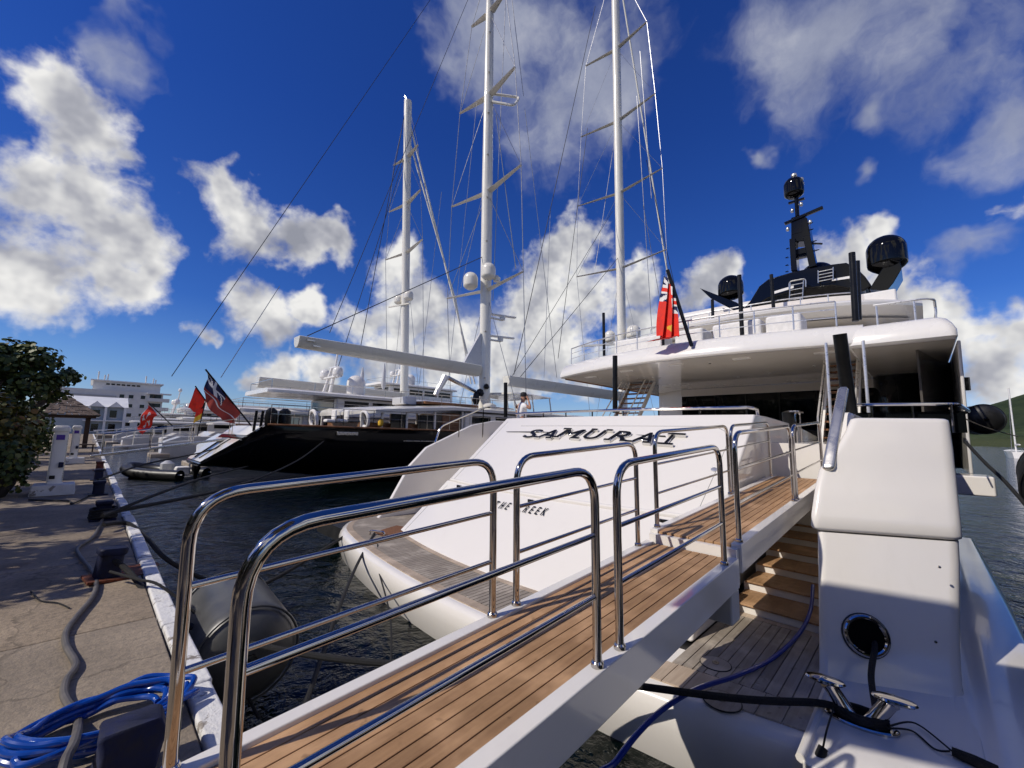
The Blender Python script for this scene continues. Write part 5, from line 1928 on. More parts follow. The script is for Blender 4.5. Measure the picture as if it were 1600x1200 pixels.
motor_yacht('motor_yacht', 'small white flybridge yacht between the cross flag and the blue house', 2.6, 84.6, 16, 2.4, [(6, 15, 1.9, .6, 1.5, 1.8), (8, 13, 1.5, 2.4, 1.0, 1.2)], MT['white'], MT['white2'], 9, z0=.7)
motor_yacht('motor_yacht', 'white yacht with arched radar mast at the far end of the quay', 4.2, 90.4, 22, 2.6, [(9, 22, 2.1, .8, 1.7, 2.2), (12, 20, 1.7, 2.8, 1.3, 1.6)], MT['white'], MT['white2'], 14, z0=.8)
# gangways of the farther boats
for (x0, y0, x1, y1, z1, lb) in ((4.9, 34.2, .4, 34.6, .25, 'pale gangway with thin rails from the quay to the white motor yacht'), (4.2, 48.3, .3, 48.6, .25, 'narrow pale gangway from the quay to the small grey yacht'), (7.0, 55.0, .3, 55.4, .25, 'long pale gangway to the tall white motor yacht')):
    gw = thing('far_gangway', V(x1, y1, 0), lb, 'gangway', 'gangways of the farther boats')
    MB().bar(V(x0, y0, .75), V(x1, y1, z1), .6, .08).build('walkway', MT['white2'], gw)
    for s_ in (-.27, .27):
        rl_ = MB().tube([V(x0, y0 + s_, 1.65), V(x1, y1 + s_, z1 + .9)], .02, 6)
        for t in (.05, .35, .65, .95):
            b_ = V(x0, y0 + s_, .75).lerp(V(x1, y1 + s_, z1), t)
            rl_.tube([b_, b_ + V(0, 0, .9)], .016, 6)
        rl_.build('rail', MT['railing'], gw)

# cross flag and the smaller ensigns
f0, f1 = at(270, 666, Y=44), at(232, 629, Y=44)


def cloth_m(u, v):
    a, b_ = at(231, 631, Y=44).lerp(at(247, 648, Y=44), u), at(213, 668, Y=44).lerp(at(224, 680, Y=44), u)
    return a.lerp(b_, v) + V(.10 * math.sin(v * 9 + u * 3), .16 * math.sin(v * 8 + u * 4), .06 * math.sin(v * 7))


def maltese(u, v):
    x, y = (u - .5) * 2, (v - .5) * 2
    r_ = math.hypot(x, y)
    a = math.atan2(y, x)
    k = abs(((a + math.pi / 4) % (math.pi / 2)) - math.pi / 4)
    return r_ < .62 and k < .36 * (r_ / .62) + .05 and not (r_ > .5 and k < .10)


stern_flag('ensign', 'red flag with a white eight-pointed cross flying left of the other flags', f0, f1, cloth_m,
           [(MT['flagwhite'], maltese), (MT['flagwhite'], lambda u, v: u < .05 or v < .04), (MT['red'], lambda u, v: True)], nu=44, nv=44)
f2, f3 = at(335, 645, Y=36), at(305, 603, Y=36)
stern_flag('ensign', 'small plain red flag on a thin raked staff above the yellow striped one', f2, f3, lambda u, v: f3.lerp(f2, .03 + .5 * u) + V(-.3 * v, .06 * math.sin(v * 9), -1.5 * v * (1 - .35 * u) + .05 * math.sin(u * 9)), [(MT['red'], lambda u, v: True)])
f4, f5 = at(306, 690, Y=50), at(322, 624, Y=50)
stern_flag('ensign', 'black, red and yellow striped flag hanging on a pale staff', f4, f5, lambda u, v: f5.lerp(f4, .06 + .4 * u) + V(-.6 * v, .05 * math.sin(v * 9), -.5 * v), [(MT['black'], lambda u, v: u < .33), (MT['red'], lambda u, v: u < .66), (MT['yellow'], lambda u, v: True)])

# inflatable tender
tp = V(2.9, 28.3, -1)
tender = thing('inflatable_tender', tp, 'black inflatable tender with pale line floating under the sailing yacht stern', 'dinghy')
ax_ = V(.58, -.81, 0)
sd_ = V(.81, .58, 0)
path = [tp + ax_ * a + sd_ * b_ + V(0, 0, .22 + z) for a, b_, z in ((1.9, -.75, .0), (1.0, -.78, 0), (0, -.78, .02), (-1.0, -.72, .08), (-1.7, -.42, .18), (-2.0, 0, .24), (-1.7, .42, .18), (-1.0, .72, .08), (0, .78, .02), (1.0, .78, 0), (1.9, .75, 0))]
MB().tube(smooth_path(path, 5), .27, 12).build('tube', MT['rubber'], tender, ang=60)
MB().tube(smooth_path([p_ + (p_ - tp).normalized() * .22 + V(0, 0, .02) for p_ in path], 5), .03, 6).build('rub_strip', MT['greywhite'], tender)
MB().loft([[tp + ax_ * a + sd_ * w + V(0, 0, z) for w, z in ((-.6, .12), (.6, .12), (.3, -.1), (-.3, -.1))] for a in (-1.5, 1.8)]).build('floor', MT['greywhite'], tender)
MB().lathe([(.02, -.3), (.3, -.25), (.3, .1), (.1, .25)], tp + V(.15, -.2, .62), n=10).build('console', MT['greywhite'], tender)
MB().box(tp + ax_ * 1.2 + V(-.3, -.3, .2), tp + ax_ * 1.2 + V(.3, .3, .6)).build('seat', MT['flagwhite'], tender, bevel=.08)
MB().lathe([(.05, -.5), (.12, -.2), (.2, 0), (.18, .3), (.05, .4)], tp + ax_ * 2.0 + V(0, 0, .5), n=10).build('outboard_motor', MT['black'], tender)

# lines from the neighbours to the quay bollards
b4 = at(153, 750, z=.2)
rope('mooring_line', [at(160, 806, z=.2), V(2.2, 13.5, .3), at(390, 728, Y=23)], .03, MT['rope'], 'black mooring line from the lashed bollard up to the sailing yacht quarter', n=6)
rope('mooring_line', [at(160, 803, z=.2), V(3.0, 13.2, .1), V(6.2, 18.5, .35), V(8.2, 21.0, 1.1)], .035, MT['rope'], 'thick black mooring line from the lashed bollard to the sailing yacht side', n=6)
rope('mooring_line', [b4, V(1.6, 19.8, .3), V(3.9, 23.4, .55), V(5.2, KC - 1.6, 1.2)], .03, MT['rope'], 'taut black line from the kerb to the sailing yacht stern', n=6)
rope('mooring_line', [at(162, 820, z=.12), at(200, 818, z=.06), at(230, 842, z=-.05), at(262, 875, z=-.25), at(320, 905, z=-.6), V(1.9, 7.2, -.75), V(4.0, 8.6, -.5)], .03, MT['rope'], 'black line over the kerb from the lashed bollard to the white yacht platform', n=8)
rope('mooring_line', [at(172, 893, z=.12), at(215, 905, z=.10), at(255, 918, z=.06), V(1.0, 5.0, -.3), V(1.3, 4.3, -.9)], .013, MT['rope'], 'thin black line from the faded blue bollard over the kerb into the water', n=8)

# sailing boats far off by the hill
def far_sail(X, Y, h, label):
    root = thing('far_sailing_boat', V(X, Y, -1), label, 'sailing boat', 'sailing boats off the hill')
    simple_hull(X - 6, X + 6, Y, 1.6, .2, .3, .4).build('hull', MT['white'], root, ang=45)
    mo = MB().tube([V(X, Y, .2), V(X, Y, h)], .13, 8).build('mast', MT['flagwhite'], root)
    MB().tube([V(X - 5, Y, 1.6), V(X, Y, 1.6)], .14, 6).build('boom', MT['flagwhite'], root)
    MB().tube([V(X + 5.8, Y, .3), V(X, Y, h)], .06, 5).build('forestay', MT['wire'], root)


p_ = at(1586, 690, X=130)
far_sail(130, p_.y, 13, 'small white sailing boat with one bare mast off the green hill')

# ------------------------------------------------------------------ buildings at the end of the basin
tag(MB().box((-260, 96, -3), (45, 400, .02)).build('far_shore', MT['concrete']), kind='structure')
MT['render_white'] = plain('white_render', (.66, .65, .62), .8, .06, .6)
MT['render_shade'] = plain('shaded_render', (.40, .40, .40), .85, .08, .6)
MT['render_blue'] = plain('pale_blue_boards', (.30, .36, .42), .7, .08, 1.0)
MT['roof_white'] = plain('white_roof', (.74, .74, .73), .6, .05, .6)

hotel = thing('hotel', V(6, 150, 0), 'white flat-roofed hotel block with antennas, farthest along the quay', 'building')
def h_part(mb, nm, mat, parent=None, **k):
    return mb.build(nm, mat, parent or hotel, **k)


h_part(MB().box((-10, 150, 0), (13.6, 175, 10.8)), 'wall', MT['render_white'])
h_part(MB().box((-9, 149.7, 0), (4.2, 149.98, 9.4)), 'shaded_front', MT['render_shade'])  # grey puts the shade on this face into the colour
h_part(MB().box((-.4, 152, 10.82), (13.0, 172, 13.2)), 'penthouse', MT['render_white'])
rf_ = h_part(MB().box((-.9, 151.5, 13.2), (13.6, 173, 13.5)), 'roof', MT['roof_white'])
for k in range(7):
    h_part(MB().box((2.0 + 1.0 * k, 151.93, 12.3), (2.7 + 1.0 * k, 151.99, 12.7)), 'vent_window', MT['glass'])
for row in range(4):
    z = 1.6 + 2.45 * row
    for k, X in enumerate((4.8, 6.6, 9.0)):
        w_ = h_part(MB().box((X, 149.94, z), (X + .9, 149.995, z + .9)), 'window', MT['glass'])
        MB().box((X - .1, 149.9, z - .12), (X + 1.0, 149.99, z - .02)).build('sill', MT['roof_white'], w_)
    bl = h_part(MB().box((10.4, 149.2, z - .6), (15.0, 150.6, z - .42)), 'balcony', MT['render_white'])
    MB().box((10.4, 149.2, z - .42), (15.0, 149.3, z + .35)).build('parapet', MT['render_white'], bl)
    h_part(MB().box((10.8, 149.95, z - .3), (13.2, 149.99, z + 1.4)), 'balcony_door', MT['glass'])
h_part(MB().box((10.2, 149.0, 10.4), (15.3, 151, 10.7)), 'balcony_roof', MT['roof_white'])
for X, h_ in ((.4, 2.2), (1.6, 1.4), (2.2, 1.7), (9.8, 2.0), (11.4, 1.5), (11.9, 1.2)):
    h_part(MB().tube([V(X, 153, 13.5), V(X, 153, 13.5 + h_)], .14, 6), 'antenna', MT['render_white'])

house = thing('boarded_house', V(2, 110, 0), 'pale blue two-storey house with white gabled roof in front of the hotel', 'house')
def bh(mb, nm, mat, parent=None, **k):
    return mb.build(nm, mat, parent or house, **k)


bh(MB().box((-6, 110, 0), (4.6, 120, 5.1)), 'wall', MT['render_blue'])
bh(MB().prism([(109.4, 5.1), (120.6, 5.1), (115, 7.2)], lambda u, v, w: V(w, u, v), -6.6, 5.0), 'roof', MT['roof_white'])
for X in (.6, 3.2):
    gb = bh(MB().prism([(X - 1.0, 5.12), (X + 1.0, 5.12), (X, 6.15)], lambda u, v, w: V(u, w, v), 109.2, 113), 'gable', MT['roof_white'])
for X in (-.3, 1.9, 4.55):
    bh(MB().box((X - .18, 109.3, 0), (X + .18, 109.6, 5.1)), 'column', MT['roof_white'])
bh(MB().box((-1.0, 109.2, 2.4), (4.8, 110, 2.6)), 'balcony', MT['roof_white'])
for z in (.5, 3.1):
    for X in (.2, 2.5):
        w_ = bh(MB().box((X, 109.94, z), (X + .95, 109.99, z + 1.4)), 'window', MT['glass'])
        MB().box((X - .08, 109.9, z - .12), (X + 1.03, 109.99, z)).build('sill', MT['roof_white'], w_)

ware = thing('low_building', V(30, 175, 0), 'long low building with dark red roof right of the hotel', 'building')
MB().box((15.5, 175, 0), (40, 190, 4.2)).build('wall', MT['render_white'], ware)
MB().prism([(174, 4.2), (191, 4.2), (182, 6.2)], lambda u, v, w: V(w, u, v), 15, 40.5).build('roof', plain('dark_red_roof', (.14, .05, .05), .8, .2, 2), ware)
for k in range(6):
    MB().box((17 + 3.6 * k, 174.94, 1.2), (18.6 + 3.6 * k, 174.99, 2.6)).build('window', MT['glass'], ware)

# wooden hut with a shingled roof on posts
hut = thing('wooden_hut', V(-.9, 42.5, 0), 'dark wooden shelter with a shingled pyramid roof on the quay behind the pedestals', 'hut')
MT['shingle'] = plain('weathered_shingle', (.15, .11, .085), .9, .5, 3, bmp=.5)
MT['darkwood'] = plain('dark_timber', (.05, .028, .018), .8, .4, 5, bmp=.4)
hx, hy, hw_ = -1.25, 43.5, 1.75
for sx_ in (-1, 1):
    for sy_ in (-1, 1):
        MB().box((hx + sx_ * (hw_ - .6) - .13, hy + sy_ * (hw_ - .6) - .13, 0), (hx + sx_ * (hw_ - .6) + .13, hy + sy_ * (hw_ - .6) + .13, 2.3)).build('post', MT['darkwood'], hut)
MB().box((hx - hw_ + .2, hy - hw_ + .2, 2.12), (hx + hw_ - .2, hy + hw_ - .2, 2.3)).build('beam', MT['darkwood'], hut)
rows = 9
for k in range(rows):
    t0_, t1_ = k / rows, (k + 1.25) / rows
    for side in range(4):
        a0, a1 = hw_ * (1 - t0_), hw_ * (1 - min(1, t1_))
        z0_, z1_ = 2.3 + 1.35 * t0_, 2.3 + 1.35 * min(1, t1_)
        n_ = max(1, int(a0 * 2 / .34))
        for j in range(n_):
            u0, u1 = -1 + 2 * j / n_ + .015, -1 + 2 * (j + 1) / n_ - .015
            jit = random.uniform(-.03, .03)
            def pt(u, aa, z):
                d = {0: (u * aa, -aa), 1: (aa, u * aa), 2: (-u * aa, aa), 3: (-aa, -u * aa)}[side]
                return V(hx + d[0], hy + d[1], z)
            if side in (0, 1, 3):
                MB().add([pt(u0, a0, z0_ + jit), pt(u1, a0, z0_ + jit), pt(u1, a1, z1_ + jit), pt(u0, a1, z1_ + jit), pt(u0, a0, z0_ + jit + .05), pt(u1, a0, z0_ + jit + .05), pt(u1, a1, z1_ + jit + .03), pt(u0, a1, z1_ + jit + .03)],
                         [(3, 2, 1, 0), (4, 5, 6, 7), (0, 1, 5, 4), (1, 2, 6, 5), (2, 3, 7, 6), (3, 0, 4, 7)]).build('shingle', MT['shingle'], hut)
bt = thing('bench', V(-.2, 36, 0), 'low dark bench standing behind the farther pedestal', 'bench')
MB().box((-.55, 35.7, .42), (.35, 36.3, .48)).build('seat', MT['darkwood'], bt)
for X in (-.5, .25):
    MB().box((X, 35.75, 0), (X + .06, 36.25, .42)).build('leg', MT['darkwood'], bt)
st = thing('stone_planter', V(-1.3, 15.2, 0), 'dark round plant tub under the bushes at the left edge', 'planter')
MB().lathe([(.30, 0), (.42, .25), (.48, .6), (.50, .66), (.44, .66), (.40, .5)], V(-1.45, 14.6, 0), n=20).build('tub', plain('dark_clay', (.035, .03, .028), .8, .3, 5), st)
MB().lathe([(.40, 0), (.39, .03), (.0, .06)], V(-1.45, 14.6, .52), n=20).build('soil', plain('dark_soil', (.02, .015, .01), .95, .4, 20, bmp=.6), st)


# ------------------------------------------------------------------ trees and plants
def _leaf(cols, tr=.25):
    def fn(q, b):
        oi = q.n('ShaderNodeNewGeometry')
        r_ = oi.outputs['Random Per Island']
        q.lk(q.ramp(r_, cols), b.inputs['Base Color'])
    return fn


MT['leaf'] = principled('broad_leaf', (.05, .08, .02), .5, spec=.35, fn=_leaf([(0, (.020, .036, .010)), (.4, (.040, .066, .015)), (.75, (.075, .105, .024)), (1, (.15, .15, .04))]))
MT['leaf_warm'] = principled('croton_leaf', (.1, .09, .02), .5, spec=.35, fn=_leaf([(0, (.05, .06, .014)), (.5, (.12, .115, .022)), (.8, (.20, .165, .028)), (1, (.20, .08, .02))]))
MT['palm_leaf'] = principled('palm_leaf', (.05, .08, .02), .45, spec=.4, fn=_leaf([(0, (.03, .05, .012)), (.6, (.05, .08, .02)), (1, (.12, .10, .03))]))
MT['bark'] = plain('bark', (.10, .075, .055), .9, .4, 8, bmp=.8, bscale=30)


def leaf_faces(mb, c, nrm, size, rnd):
    nrm = nrm.normalized()
    e1 = nrm.orthogonal().normalized()
    a = rnd.random() * 6.283
    u = e1 * math.cos(a) + nrm.cross(e1) * math.sin(a)
    w = nrm.cross(u)
    o = len(mb.v)
    k = size
    mb.v += [c - u * k * .5, c - u * k * .15 + w * k * .42, c + u * k * .35 + w * k * .34, c + u * k * .55, c + u * k * .35 - w * k * .34 + nrm * k * .05, c - u * k * .15 - w * k * .42 + nrm * k * .05]
    mb.f.append((o, o + 1, o + 2, o + 3, o + 4, o + 5))


def broad_tree(loc, label, clumps, n_leaf, size, seed, mat, trunk_r=.14, group=None, name='broadleaf_tree'):
    rnd = random.Random(seed)
    loc = Vector(loc)
    root = thing(name, loc, label, 'tree', group)
    tb = MB()
    top = sum((Vector(c) for c, _ in clumps), V(0, 0, 0)) / len(clumps)
    fork = V(loc.x + (top.x - loc.x) * .3, loc.y + (top.y - loc.y) * .3, loc.z + (top.z - loc.z) * .4)
    tb.tube(smooth_path([loc, loc.lerp(fork, .5) + V(.08, -.05, 0), fork], 4), [trunk_r * (1 - .03 * i) for i in range(9)], 8)
    for c, r_ in clumps:
        c = Vector(c)
        tb.tube(smooth_path([fork, fork.lerp(c, .55) + V(rnd.uniform(-.2, .2), rnd.uniform(-.2, .2), .1), c], 3), [trunk_r * .6 * (1 - .11 * i) for i in range(7)], 6)
    tb.build('trunk', MT['bark'], root, ang=60)
    cb = MB()
    tot = sum(r_ ** 2 for _, r_ in clumps)
    for c, r_ in clumps:
        c = Vector(c)
        for k in range(int(n_leaf * r_ ** 2 / tot)):
            d = Vector((rnd.gauss(0, 1), rnd.gauss(0, 1), rnd.gauss(0, 1))).normalized()
            rad = r_ * (rnd.random() ** .45) * (1 + .22 * math.sin(5 * d.x + seed) * math.sin(4 * d.y + 2 * d.z))
            p_ = c + Vector((d.x, d.y, d.z * .82)) * rad
            n_ = (d + Vector((rnd.gauss(0, .6), rnd.gauss(0, .6), rnd.gauss(.35, .6))))
            leaf_faces(cb, p_, n_, size * rnd.uniform(.6, 1.25), rnd)
    cb.build('crown', mat, root, fix=False, ang=180)
    return root


# the dark tree at the left edge
cl_ = []
for (px, py, Y, r_) in ((20, 575, 20, .75), (60, 560, 20, .62), (85, 590, 20, .6), (112, 588, 20.4, .38), (88, 618, 20.6, .42), (45, 605, 19.6, .65), (0, 630, 19.4, .7), (40, 640, 20.4, .5), (-30, 560, 20, .9), (-60, 620, 20, 1.0), (28, 545, 20.3, .45), (-20, 660, 19, .8)):
    p_ = at(px, py, Y=Y)
    cl_.append(((p_.x, p_.y, p_.z), r_))
broad_tree((-2.4, 20.2, 0), 'dark round-leaved tree overhanging the quay at the left edge', [(c, r_ * .86) for c, r_ in cl_], 4300, .15, 4, MT['leaf'])
# bushes below it
def bush(px, py, Y, h, w, label, seed, mat, n=1400, size=.11, squash=1.0, name='bush', group=None):
    b = at(px, py, Y=Y)
    rnd = random.Random(seed)
    root = thing(name, V(b.x, Y, 0), label, 'bush', group)
    stb = MB()
    for k in range(7):
        a = k * .9
        stb.tube([V(b.x, Y, 0), V(b.x + .25 * w * math.cos(a), Y + .25 * w * math.sin(a), h * .5), V(b.x + .5 * w * math.cos(a), Y + .5 * w * math.sin(a), h * .85)], [.025, .018, .008], 5)
    stb.build('stems', MT['bark'], root)
    cb = MB()
    for k in range(n):
        d = Vector((rnd.gauss(0, 1), rnd.gauss(0, 1), rnd.gauss(0, 1))).normalized()
        rad = rnd.random() ** .4 * (1 + .25 * math.sin(5 * d.x + seed) * math.cos(4 * d.z))
        p_ = V(b.x + d.x * rad * w, Y + d.y * rad * w, h * .55 + d.z * rad * h * .45)
        leaf_faces(cb, p_, d + Vector((rnd.gauss(0, .6), rnd.gauss(0, .6), rnd.gauss(.3, .6))), size * rnd.uniform(.6, 1.3), rnd)
    cb.build('foliage', mat, root, fix=False, ang=180)


bush(6, 640, 15.2, 2.25, .72, 'yellow-green bush at the left edge in front of the dark tree', 6, MT['leaf_warm'], 1900, .12)
bush(-5, 700, 14.4, 1.35, .62, 'low dark bush growing in the tub at the left edge', 8, MT['leaf'], 1300, .10)
bush(55, 690, 30.0, 1.9, .75, 'mid green bush beside the wooden hut', 9, MT['leaf'], 1300, .14)


# palm just left of the frame; a frond tip shows at the top of the tree
def palm(loc, h, label, seed, fr=16, ln=2.3, lean=(.4, .1), group=None):
    rnd = random.Random(seed)
    loc = Vector(loc)
    root = thing('palm_tree', loc, label, 'palm', group)
    top = loc + V(lean[0], lean[1], h)
    pth = smooth_path([loc, loc.lerp(top, .5) + V(-lean[0] * .15, 0, 0), top], 6)
    MB().tube(pth, [.16 - .05 * i / len(pth) for i in range(len(pth))], 10).build('trunk', MT['bark'], root, ang=60)
    for k in range(fr):
        a = 2 * math.pi * k / fr + rnd.uniform(-.15, .15)
        el = rnd.uniform(.1, .9)
        d = V(math.cos(a), math.sin(a), 0)
        mb = MB()
        spine = []
        for i in range(11):
            t = i / 10
            spine.append(top + d * ln * t * math.cos(el * .5) + V(0, 0, ln * (math.sin(el) * t - .85 * t * t)))
        mb.tube(spine, [.022 - .0018 * i for i in range(11)], 5)
        for i in range(1, 11):
            for j in range(3):
                t = (i - j / 3) / 10
                p_ = spine[i].lerp(spine[i - 1], j / 3)
                tg = (spine[i] - spine[i - 1]).normalized()
                sd_ = tg.cross(V(0, 0, 1)).normalized()
                L_ = .55 * math.sin(math.pi * min(1, t * .85 + .12))
                for s_ in (-1, 1):
                    tip = p_ + sd_ * s_ * L_ * .8 + tg * L_ * .55 + V(0, 0, -L_ * .35)
                    o = len(mb.v)
                    mb.v += [p_ - tg * .018, p_ + tg * .018, tip]
                    mb.f.append((o, o + 1, o + 2))
        mb.build('frond', MT['palm_leaf'], root, fix=False, ang=180)


palm((-3.3, 11.2, 0), 3.9, 'palm tree at the left edge, only a frond tip in the picture', 2, 15, 1.9, (.2, .2))

# trees along the quay behind the camera: they shade the paving
SHG = 'shade trees along the quay'
for k, (x, y, h, r_) in enumerate(((-5.2, 8.9, 4.3, 1.4), (-4.4, 12.6, 4.6, 1.7), (-5.2, 16.6, 4.8, 1.8), (-5.0, 22, 4.8, 1.9), (-5.0, 28, 4.6, 1.9), (-4.6, 35, 4.4, 1.9))):
    rnd = random.Random(40 + k)
    cls = [((x + rnd.uniform(-1.1, 1.1), y + rnd.uniform(-1.3, 1.3), h - rnd.uniform(0, 1.6)), r_ * rnd.uniform(.4, .68)) for _ in range(9)]
    broad_tree((x, y, 0), 'unseen leafy tree added behind the viewer to darken the steel reflections', cls, 2600, .17, 50 + k, MT['leaf'], group=SHG)

# unseen waterfront, added to give the steel dark reflections and block low sky
front = thing('added_waterfront', V(-20, 5, 0), 'unseen long cream building added behind the viewer to darken reflections', 'building')
MB().box((-27, -70, 0), (-15, 80, 6.4)).build('wall', plain('cream_render', (.50, .44, .35), .85, .1, .4), front)
MB().prism([(-28, 6.4), (-14, 6.4), (-21, 9.0)], lambda u, v, w: V(u, w, v), -71, 81).build('roof', plain('clay_roof', (.17, .07, .045), .85, .25, 1.5, bmp=.4), front)
MB().box((-15.0, -70, 3.0), (-12.6, 80, 3.2)).build('veranda', MT['darkwood'], front)
for k in range(24):
    y_ = -66 + 6 * k
    MB().box((-12.9, y_ - .1, 0), (-12.7, y_ + .1, 3.0)).build('post', MT['darkwood'], front)
    for z_ in (.3, 3.6):
        MB().box((-14.99, y_ + 1.2, z_), (-14.93, y_ + 3.6, z_ + 2.1)).build('window', MT['glass'], front)
for k, (x, y, h, r_) in enumerate(((-6.6, -3.6, 6.0, 2.0), (-6.0, -8.5, 6.4, 2.4), (-7.4, .4, 6.2, 1.9), (-8.5, -3.5, 5.0, 2.0), (-9, -9.5, 5.4, 2.2), (-8, -16, 5.2, 2.1), (-9.5, 4, 5.4, 2.0), (-10, 11, 5.6, 2.2), (-10, 19, 5.6, 2.2))):  # unseen trees, added so the rails mirror dark foliage
    rnd = random.Random(140 + k)
    cls = [((x + rnd.uniform(-1.5, 1.5), y + rnd.uniform(-2.0, 2.0), h - rnd.uniform(0, 2.2)), r_ * rnd.uniform(.45, .7)) for _ in range(9)]
    broad_tree((x, y, 0), 'unseen leafy tree added behind the viewer to darken the steel reflections', cls, 1800, .26, 150 + k, MT['leaf'], group=SHG)

# unseen parasol, added and gabled so its shade lands on wing and bollard
par = thing('added_parasol', V(-2.6, .9, 0), 'unseen gabled parasol added behind the viewer to shade the wing and bollard', 'parasol')
MB().tube([V(-2.6, .7, 0), V(-2.6, .7, 5.62)], .06, 10).build('pole', MT['alu'], par)
MB().box((-3.0, .5, 0), (-2.2, 1.3, .09)).build('base', MT['darkwood'], par, bevel=.02)
MB().bar(V(-2.6, .7, 5.66), V(0, .7, 5.66), .06, .06).build('arm', MT['alu'], par)
ridge, eave = 5.62, 4.70
mb = MB()
sec_ = [(2.6, eave), (.7, ridge), (-1.3, eave), (-1.3, eave - .02), (.7, ridge - .03), (2.6, eave - .02)]
mb.loft([[V(x, y, z) for y, z in sec_] for x in (-1.9, 0.0)])
mb.build('canopy', plain('grey_canvas', (.3, .3, .3), .9, .1), par, ang=20)

# ------------------------------------------------------------------ the man on the after deck
def skinned(name, verts, edges, mat, parent, sub=2, root_i=0):
    me = bpy.data.meshes.new(name)
    base = parent_world(parent)
    me.from_pydata([tuple(Vector(v[0]) - base) for v in verts], edges, [])
    o = bpy.data.objects.new(name, me)
    COL.objects.link(o)
    o.parent = parent
    sk = o.modifiers.new('skin', 'SKIN')
    sk.use_smooth_shade = True
    for i, v in enumerate(verts):
        r_ = v[1]
        me.skin_vertices[0].data[i].radius = r_ if isinstance(r_, tuple) else (r_, r_)
        me.skin_vertices[0].data[i].use_root = (i == root_i)
    sb = o.modifiers.new('sub', 'SUBSURF')
    sb.levels = sb.render_levels = sub
    bpy.context.view_layer.update()
    ev = o.evaluated_get(bpy.context.evaluated_depsgraph_get())
    nm = bpy.data.meshes.new_from_object(ev)
    o.modifiers.clear()
    o.data = nm
    nm.materials.clear()
    nm.materials.append(mat)
    nm.polygons.foreach_set('use_smooth', [True] * len(nm.polygons))
    return o


MT['skin'] = plain('tanned_skin', (.40, .21, .135), .5, .08, 20)
MT['tee'] = plain('white_cotton', (.78, .77, .76), .85, .04, 8, bmp=.3, bscale=25)
MT['shorts'] = plain('navy_cotton', (.02, .025, .05), .85, .2, 10)
MT['hair'] = plain('dark_cap', (.012, .012, .014), .8, .2, 20)
mp = at(815, 700, Y=8.9)
mp = V(9.48, 8.9, 1.12)
man = thing('person', mp, 'man in white t-shirt and dark cap, seen from behind on the after deck, phoning', 'person')
fx = V(.80, -.30, 0).normalized()     # facing away and to the right
lx = V(-fx.y, fx.x, 0)                # his left
def q_(f_, l_, z):
    return mp + fx * f_ + lx * l_ + V(0, 0, z)


vs, es = [], []
def vtx(p_, r_, frm=None):
    vs.append((p_, r_))
    if frm is not None:
        es.append((frm, len(vs) - 1))
    return len(vs) - 1


pel = vtx(q_(0, 0, .95), (.16, .12))
wa = vtx(q_(0, 0, 1.10), (.145, .105), pel)
ch = vtx(q_(.02, 0, 1.33), (.17, .12), wa)
nk0 = vtx(q_(.02, 0, 1.47), (.075, .07), ch)
nk = vtx(q_(.04, -.01, 1.55), (.058, .058), nk0)
hd0 = vtx(q_(.055, -.015, 1.63), (.078, .092), nk)
hd = vtx(q_(.06, -.02, 1.71), (.080, .098), hd0)
hd1 = vtx(q_(.055, -.02, 1.78), (.058, .07), hd)
nose = vtx(q_(.165, -.03, 1.655), (.014, .014), hd0)
for s_ in (1, -1):
    hp = vtx(q_(0, s_ * .10, .90), (.095, .095), pel)
    kn = vtx(q_(.03, s_ * .12, .50), (.062, .062), hp)
    an = vtx(q_(-.01, s_ * .13, .09), (.042, .042), kn)
    to = vtx(q_(.16, s_ * .15, .035), (.042, .032), an)
# left arm hangs by the side, right arm raised to the ear
def hand(wr, base, dirv_, nrm_, curl):
    side_ = dirv_.cross(nrm_).normalized()
    pm_ = vtx(base + dirv_ * .05, (.034, .018), wr)
    for k, (o_, ln) in enumerate(((-.030, .075), (-.010, .085), (.010, .08), (.029, .062))):
        b0_ = base + dirv_ * .085 + side_ * o_
        f1_ = vtx(b0_, .0095, pm_)
        f2_ = vtx(b0_ + dirv_ * ln * .5 + nrm_ * curl * .4, .0085, f1_)
        vtx(b0_ + dirv_ * ln * .85 + nrm_ * curl, .0075, f2_)
    t1_ = vtx(base + dirv_ * .035 - side_ * .045 + nrm_ * .01, .011, pm_)
    vtx(base + dirv_ * .075 - side_ * .065 + nrm_ * .025, .009, t1_)


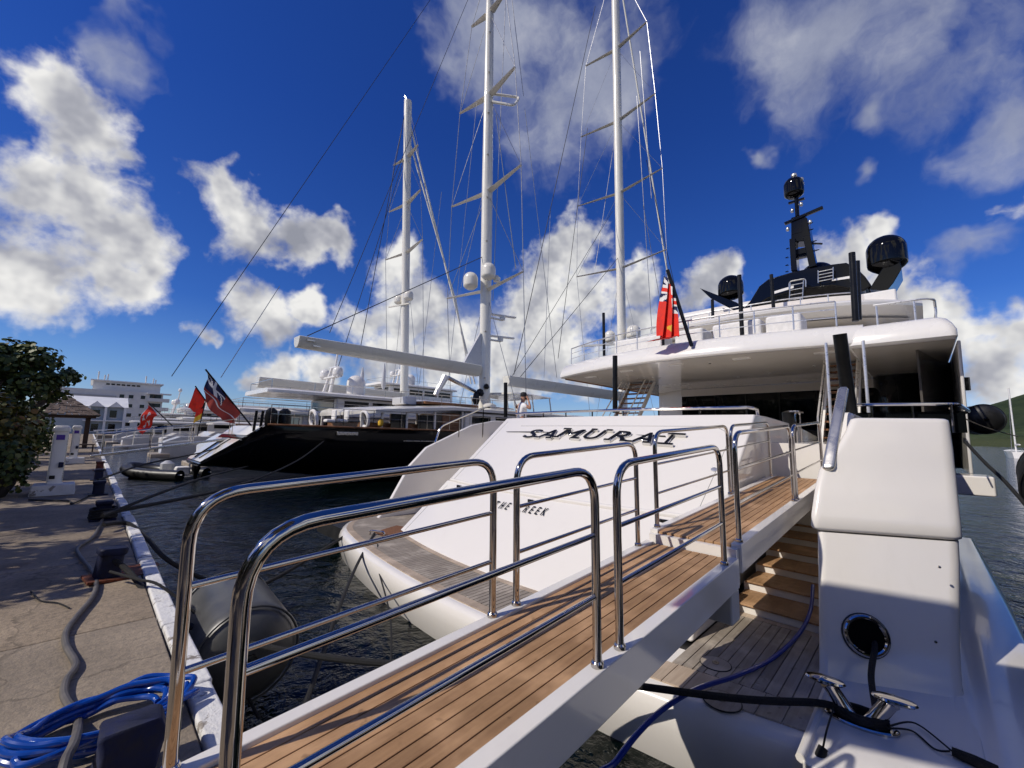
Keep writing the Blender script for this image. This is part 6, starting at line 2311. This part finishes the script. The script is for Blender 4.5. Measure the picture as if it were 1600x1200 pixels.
sh_l = vtx(q_(.0, .19, 1.41), (.07, .065), ch)
el_l = vtx(q_(-.03, .27, 1.13), (.046, .046), sh_l)
wr_l = vtx(q_(.10, .25, .90), (.03, .03), el_l)
hand(wr_l, q_(.11, .25, .87), (fx * .35 - V(0, 0, 1)).normalized(), -lx, .02)
sh_r = vtx(q_(.0, -.19, 1.41), (.07, .065), ch)
el_r = vtx(q_(.13, -.36, 1.28), (.048, .048), sh_r)
wr_r = vtx(q_(.15, -.19, 1.53), (.031, .031), el_r)
hand(wr_r, q_(.14, -.165, 1.56), (V(0, 0, 1) + lx * .25 - fx * .25).normalized(), lx, .02)
skinned('body', vs, es, MT['skin'], man, 2, pel)
vs, es = [], []
a_ = vtx(q_(0, 0, .90), (.185, .145))
b_ = vtx(q_(0, 0, 1.08), (.172, .135), a_)
c_ = vtx(q_(.015, 0, 1.30), (.195, .145), b_)
d_ = vtx(q_(.02, 0, 1.44), (.13, .11), c_)
vtx(q_(.03, 0, 1.50), (.078, .075), d_)
for s_, e_ in ((1, q_(-.02, .25, 1.22)), (-1, q_(.08, -.30, 1.32))):
    s1 = vtx(q_(0, s_ * .19, 1.405), (.092, .085), c_)
    vtx(e_, (.074, .072), s1)
skinned('t_shirt', vs, es, MT['tee'], man, 2, 0)
vs, es = [], []
a_ = vtx(q_(0, 0, .93), (.178, .138))
for s_ in (1, -1):
    h1 = vtx(q_(0, s_ * .10, .86), (.115, .115), a_)
    vtx(q_(.02, s_ * .12, .56), (.095, .095), h1)
skinned('shorts', vs, es, MT['shorts'], man, 2, 0)
cpb = MB()
hc_ = q_(.05, -.02, 1.70)
cpb.lathe([(.098, -.01), (.104, .03), (.098, .08), (.07, .115), (.0, .13)], hc_, (0, 0, 1), 18)
cpb.prism([(math.cos(a) * .085, math.sin(a) * .075) for a in [R(-80 + 160 * i / 8) for i in range(9)]], lambda u, v, w: hc_ + fx * (u + .075) + lx * v + V(0, 0, w - .25 * u * .2), .005, .018)
cpb.build('cap', MT['hair'], man, ang=50)
MB().box(V(-.006, -.036, -.07), V(.006, .036, .07)).build('phone', MT['black'], None, bevel=.005)
ph = bpy.context.scene.objects['phone']
ph.location = q_(.09, -.125, 1.65)
ph.rotation_euler = (R(8), R(14), math.atan2(lx.y, lx.x))
tag(ph, 'small black phone held to the ear of the man in white', 'phone')
